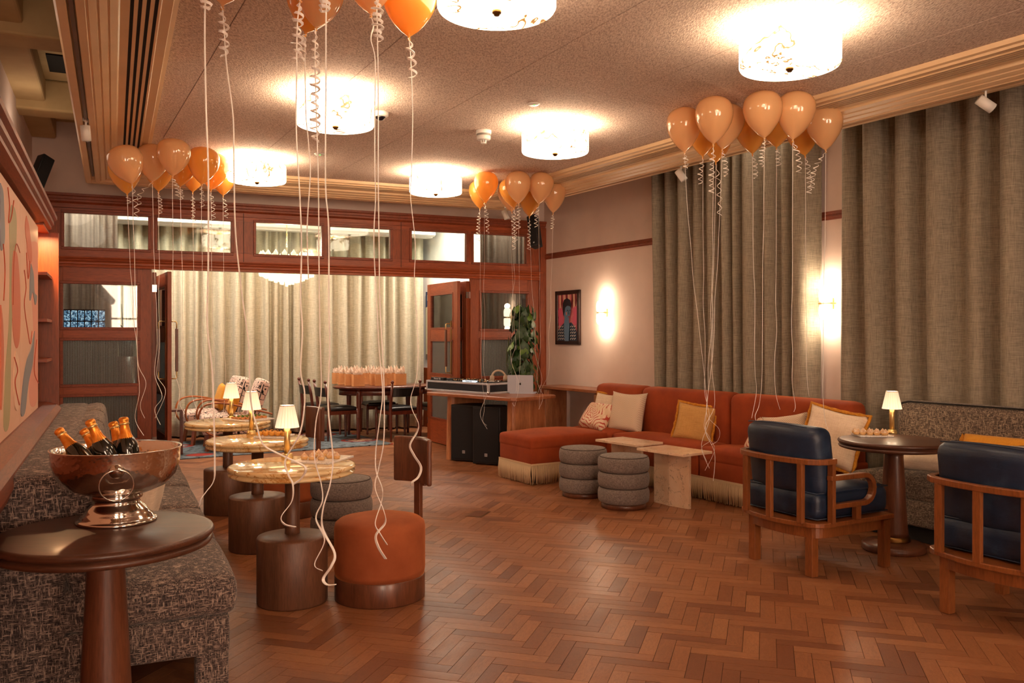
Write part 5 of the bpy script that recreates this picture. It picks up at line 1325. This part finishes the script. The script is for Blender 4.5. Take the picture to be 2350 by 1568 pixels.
# plant, and an added glowing brick panel standing for a reflection in the glazing
pt=PD(290,752,10.9); t=thing('spiky_potted_plant','spiky green potted plant seen through the left upper pane','plant',(pt.x,pt.y,1.20)); 
M().lathe([(0,0),(.08,0),(.1,.2),(.09,.2),(0,.18)],20).build('pot',m_black,t)
M().lathe([(0,-1.2),(.14,-1.2),(.14,-.002),(0,-.002)],24).build('plinth',m_din,t)
for k in range(16):
    a=k*2.4; l=.34 if k%5 else .5; b=.10+.02*(k%4); M().tube([(.02*cos(a),.02*sin(a),.16),(b*.5*cos(a),b*.5*sin(a),.16+l*.55),(b*(1.9 if k%5 else .7)*cos(a),b*(1.9 if k%5 else .7)*sin(a),.16+l*(.75 if k%5 else 1.0))],[.012,.011,.001],5,flat=(.014,.003)).build('blade_leaf',m_leaf,t)
gb=S(M().box(xP(146,10.9),xP(242,10.9),10.88,10.9,1.50,1.76).build('window_reflection',m_dark,rot=AP)); gx0,gx1=xP(146,10.9),xP(242,10.9)
t=NT('glass brick reflection'); v=t.coord('Object'); c=t.ramp(t.noise(v,40,4,.8,1.0),[(.42,'#0c1a2a'),(.52,'#4f86b0'),(.6,'#d8f0ff')]); t.set(Base_Color=c,Roughness=.1,Emission_Color=c,Emission_Strength=.5); t.bump(t.noise(v,40,3),.8,.01); m_gb=t.m
for i in range(6):
    for j in range(2):
        a=gx0+(gx1-gx0)*i/6+.006; b=gx0+(gx1-gx0)*(i+1)/6-.006; M().box(a,b,10.85,10.879,1.505+j*.127,1.62+j*.127).build('reflected_brick',m_gb,gb,bevel=.008)
# wall art glimpsed through the right door pane
ap=fr(AP,0,0); q0=pA+dv.normalized()*.95; t=thing('abstract_wall_art','cream and navy abstract panel on the white wall seen through the door glass','wall art',(q0.x,q0.y,1.62),an)
M().box(-.75,.55,-.03,-.004,-.45,.55).build('canvas',simple('cream canvas','#d8d0b0',.7),t)
M().prism([(-.75,.3),(-.3,.42),(.1,.36),(.55,.12),(.55,.34),(.1,.55),(-.75,.55)],-.033,-.03,axis='y').build('painted_shape',simple('slate blue paint','#3c4a6a',.7),t)
M().box(-.3,-.2,-.03,-.004,-.9,-.6).build('painted_shape',simple('rose panel','#c2405c',.6),t)

# ================================================================== BALLOONS AND RIBBONS
def bal_mesh(mat):
    pr=[(0.004,0),(.009,.002),(.006,.006),(.0055,.011),(.012,.018),(.040,.040),(.074,.078),(.104,.122),(.125,.168),(.135,.213),(.136,.243),(.131,.28),(.115,.312),(.088,.336),(.05,.351),(.02,.356),(0,.357)]
    o=M().lathe(pr,36,close=False).build('body',mat); me=o.data; bpy.data.objects.remove(o); return me
BM=[bal_mesh(m_bal1),bal_mesh(m_bal2)]
kn=M().lathe([(0,-.012),(.007,-.01),(.009,-.006),(.004,-.002),(.005,.002),(.004,.006),(0,.007)],10).build('knot',m_bal2); KM=kn.data; bpy.data.objects.remove(kn)
def ribbon(par,pts,w,name,base):
    mb=M(); mb.tube([Vector(p)-base for p in pts],.01,4,flat=(w*.5,w*.12),smooth=False); return mb.build(name,m_rope,par)
def balloon(lb,group,cx,ytop,kx,ky,wpx,mat,tail,curl=None,wr=.006,ceil=3.155,Dk=None):
    D=F*.272/wpx; D=min(D,F*(ceil-H)/(CY-ytop)) if Dk is None else Dk
    sc=wpx*D/F/.272; K=PD(kx,ky,D)
    cz=PD(cx,ytop,D); d=Vector((cz.x-K.x,0,max(.05,cz.z-K.z))); hh=d.length/(.357*sc); d.normalize()
    t=thing('balloon',lb,'balloon',K,0,group)
    e=Vector((0,0,1)).rotation_difference(d).to_euler()
    for nm,me in (('body',BM[mat]),('knot',KM)):
        o=bpy.data.objects.new(nm,me); COL.objects.link(o); o.parent=t; o.rotation_euler=e; o.scale=(sc,sc,sc*min(1.12,max(.9,hh)))
    if tail:
        pts=[PD(kx,ky,D)]+[PD(x,y,D-(.0 if i<1 else .02*sin(i*2.1))) for i,(x,y) in enumerate(tail)]
        ribbon(t,catmull(pts,7),wr,'ribbon_tail',K)
    if curl:
        (dx,dy,L,turns)=curl; r=.017; pts=[]; N=int(turns*10); q=K
        rnd=random.Random(int(kx)); ph=rnd.uniform(0,6)
        for i in range(N+1):
            u=i/N; a=ph+u*turns*2*pi; rr=r*min(1,u*4)*(.75+.5*sin(u*9+ph)**2)
            pts.append(Vector((K.x+dx/F*D*sin(min(1,u*1.3)*pi/2)+rr*cos(a),K.y-.01+rr*sin(a),K.z-L/F*D*u-dy/F*D*0)))
        ribbon(t,pts,wr*.9,'ribbon_curl',K)
    return t
def drop(kx,ky,ye,xe=None,amp=4,n=8,seed=0):
    rnd=random.Random(seed*7+int(kx)); xe=kx if xe is None else xe
    return [(kx+(xe-kx)*(i/n)**1.3+(rnd.uniform(-1,1)*amp*(i/n)**1.5 if i<n else 0),ky+(ye-ky)*i/n) for i in range(1,n+1)]
G4='orange balloons floating in the large bunch before the right curtains'
B4=[(1569,247,1571,353,79,0,'leftmost balloon of the large right bunch',drop(1571,353,930,1622)+[(1616,980),(1630,1010),(1610,1030),(1628,1075)],(2,0,35,4)),
 (1640,222,1637,334,86,0,'second big front balloon from the left in the large right bunch',drop(1637,334,850,1634)+[(1640,930),(1618,985),(1640,1040),(1637,1104)],(-5,0,110,9)),
 (1676,239,1657,346,78,0,'balloon behind and right of the second front one in the right bunch',drop(1657,346,880,1628)+[(1622,950),(1650,985),(1648,1010),(1632,1021)],(8,0,60,7)),
 (1616,272,1613,362,70,1,'low balloon peeking below the two left front balloons of the right bunch',drop(1613,362,900,1617)+[(1628,960),(1610,1020),(1622,1060)],(-7,0,60,5)),
 (1646,290,1643,376,66,1,'lowest orange balloon of the right bunch, tip hanging under its left half',drop(1643,376,900,1625)+[(1620,990),(1640,1030),(1618,1080)],(8,0,120,6)),
 (1748,209.6,1754.5,320.6,88.5,0,'largest front balloon at the centre of the right bunch',drop(1754,321,880,1748)+[(1742,930),(1733,955),(1738,975)],(-8,0,62,8)),
 (1722,265,1727,356,70,1,'shadowed orange balloon behind the centre front balloon at its left',drop(1727,356,860,1733)+[(1736,900),(1725,960)],(6,0,55,6)),
 (1782,258,1782,341,70,1,'pale balloon half hidden between the two biggest of the right bunch',drop(1782,341,900,1780)+[(1790,940)],(3,0,40,5)),
 (1831,211,1819,324,87,0,'large balloon right of centre touching the ceiling bulkhead',drop(1819,324,880,1818)+[(1825,930),(1822,945)],(14,0,75,6)),
 (1838,268,1848,360,74,1,'orange balloon under the two right balloons of the large bunch',drop(1848,360,880,1853)+[(1857,910)],(8,0,85,8)),
 (1890,242,1895,348,82,0,'rightmost balloon of the large right bunch',drop(1895,348,900,1888)+[(1893,960),(1900,985)],(-32,0,85,8))]
G3='orange balloons in the small bunch near the far right corner'
B3=[(1116.6,394,1112.5,467,56,1,'front left balloon of the small far bunch',drop(1112,467,850,1110)+[(1118,900),(1102,950),(1118,985)],(6,0,70,8)),
 (1102,414,1101.5,481,52,1,'leftmost balloon tucked behind another in the small far bunch',drop(1101,481,870,1106)+[(1112,930),(1108,965),(1117,977)],(-5,0,75,10)),
 (1188,393,1190,470,59,0,'front centre balloon of the small far bunch',drop(1190,470,860,1192)+[(1188,900)],(0,0,55,7)),
 (1168.8,409,1180,479,54,1,'balloon half behind the centre one in the small far bunch',drop(1180,479,740,1179)+[(1184,790),(1174,830),(1190,880),(1182,930),(1176,925)],(3,0,75,9)),
 (1163,420,1175,488,50,0,'lowest left balloon hidden behind two others in the small far bunch',drop(1175,488,760,1176)+[(1172,820),(1186,870),(1184,900)],(4,0,85,9)),
 (1246,396,1236,470,57,0,'right front balloon of the small far bunch',drop(1236,470,800,1240)+[(1232,870),(1246,910),(1236,940)],(-6,0,52,6)),
 (1217,433,1214.8,499.4,50,1,'balloon hanging lowest in the small far bunch',drop(1215,499,820,1230)+[(1244,870),(1233,910),(1247,935),(1232,941)],(-1,0,75,9)),
 (1274,415,1269,491,52,0,'rightmost balloon of the small far bunch by the wall',drop(1269,491,860,1258)+[(1240,900),(1238,940)],(-2,0,35,6))]
G1='orange balloons in the bunch under the left bulkhead'
B1=[(278.5,336,304,424.7,78,0,'leftmost pale balloon under the air grille',drop(304,425,840,318)+[(335,880),(322,930),(332,960)],(10,0,75,5)),
 (283,356,292,448.5,72,1,'balloon directly behind the leftmost pale balloon',drop(292,448,900,320)+[(310,960),(330,1000)],(5,0,20,3)),
 (351.8,331,349.6,420,72,0,'second front balloon from the left in the left bunch',drop(350,420,800,360)+[(355,860),(372,910),(355,940),(368,975)],(-30,0,50,4)),
 (366,355,363.7,442,64,1,'balloon behind and below the second front balloon of the left bunch',drop(364,442,800,366)+[(360,860),(380,900),(356,960)],(6,0,50,7)),
 (400.6,322,396,407,75,0,'tallest front balloon of the left bunch',drop(396,407,850,400)+[(412,900),(402,960)],(12,0,45,6)),
 (422,350,413.6,430,62,1,'balloon behind the tallest one at its right in the left bunch',drop(414,430,860,424)+[(412,920),(424,950)],(4,0,30,5)),
 (470,338,462.4,426,71,1,'bright orange front balloon right of centre in the left bunch',drop(462,426,860,468)+[(462,900),(470,960)],(3,0,50,5)),
 (443,370,442.4,443,58,1,'low bright balloon between the two right front balloons',drop(442,443,850,450)+[(440,900),(452,940)],(2,0,65,8)),
 (497,352,483.6,439,66,1,'glowing balloon behind and right of the bright orange one',drop(484,439,860,492)+[(490,900),(484,940)],(7,0,65,7)),
 (512,378,512,451,58,1,'rightmost glowing balloon touching the ceiling light',drop(512,451,850,518)+[(516,900),(512,960)],(8,0,50,5))]
for G,L in ((G4,B4),(G3,B3),(G1,B1)):
    for cx,yt,kx,ky,wp,mt_,lb,tail,cu in L: balloon(lb,G,cx,yt,kx,ky,wp,mt_,tail,cu,.0085)
G2='orange balloons at the top edge above the marble tables'
W9=.016
B2=[(941,-38,938.6,89.3,122,1,'bright orange balloon hanging at the top edge beside the ceiling light',[(943,140),(947,260),(944,400),(942,450),(953,560),(951,650),(959,775),(957,860),(943,912),(946,940),(960,971),(958,990),(941,1021),(950,1045),(966,1072),(960,1095),(944,1108),(943,1113)],(8,0,90,4)),
 (848.7,-80,851.5,36.5,114,0,'peach balloon at the top edge left of the bright orange one',[(857,60),(851,90),(861,140),(860,260),(860,390),(862,450),(858,560),(866,720),(870,800),(878,900),(872,960),(863,1030),(863,1080),(877,1120),(876,1150),(861,1200),(872,1225),(888,1250)],None),
 (732,-60,700,80,132,1,'wide orange balloon at the top edge, second from the left',[(700,140),(702,260),(708,330),(712,400),(705,520),(708,640)],(-8,0,60,4)),
 (738,-55,725,67.4,104,0,'peach balloon overlapping the wide orange one at the top edge',[(723,140),(728,330),(731,450),(732,600),(734,750),(737,900),(725,970),(722,1050),(737,1110),(740,1150),(725,1190),(745,1240),(722,1295),(740,1310)],(-1,0,260,13)),
 (705,-110,688.6,0,100,0,'balloon mostly above the top edge with curls over the wide orange one',[(682,60),(681,150),(680,300),(688,450),(692,560),(690,680),(694,760),(690,850),(699,900),(697,950),(686,1000),(655,1055),(662,1090),(672,1112),(670,1150),(646,1185),(652,1203),(678,1210)],(-5,0,140,8)),
 (528,-90,510,18,110,0,'peach balloon at the top left edge',[(514,60),(520,150),(535,270),(537,400),(541,540),(556,680),(571,790),(573,870),(577,930),(590,980),(604,1020),(640,1042),(690,1065),(702,1078),(690,1100),(672,1112)],(6,0,115,6)),
 (760,-105,749,0,100,1,'balloon above the top edge whose ribbon falls in front of the lit lamp',[(748,60),(748,180),(747,420),(754,520),(755,700),(757,800),(753,900),(755,960),(764,1050),(758,1110),(741,1170),(741,1215),(768,1270),(760,1300),(742,1328),(750,1342),(770,1342)],(-4,0,30,3)),
 (478,-108,471,-4,100,0,'leftmost balloon above the top edge with the longest ribbon',[(470,90),(473,250),(478,400),(478,600),(476,745),(487,850),(491,960),(493,1070),(490,1105),(474,1128),(462,1145),(458,1160)],(4,0,30,2)),
 (872,-112,864,-6,100,1,'balloon above the top edge between the peach and bright orange ones',[(866,80),(868,200),(868,400),(870,560),(872,700),(880,850),(882,950),(880,1020),(868,1080),(861,1120),(880,1170),(884,1200),(863,1228),(868,1255),(885,1283)],(4,0,100,8))]
D2=[3.95,3.68,3.95,3.62,3.30,3.56,2.98,3.22,3.35]
for i,(cx,yt,kx,ky,wp,mt_,lb,tail,cu) in enumerate(B2):
    if i>3: wp=F*.272/D2[i]; yt=ky-1.28*wp
    balloon(lb,G2,cx,yt,kx,ky,wp,mt_,tail,cu,W9,Dk=D2[i])
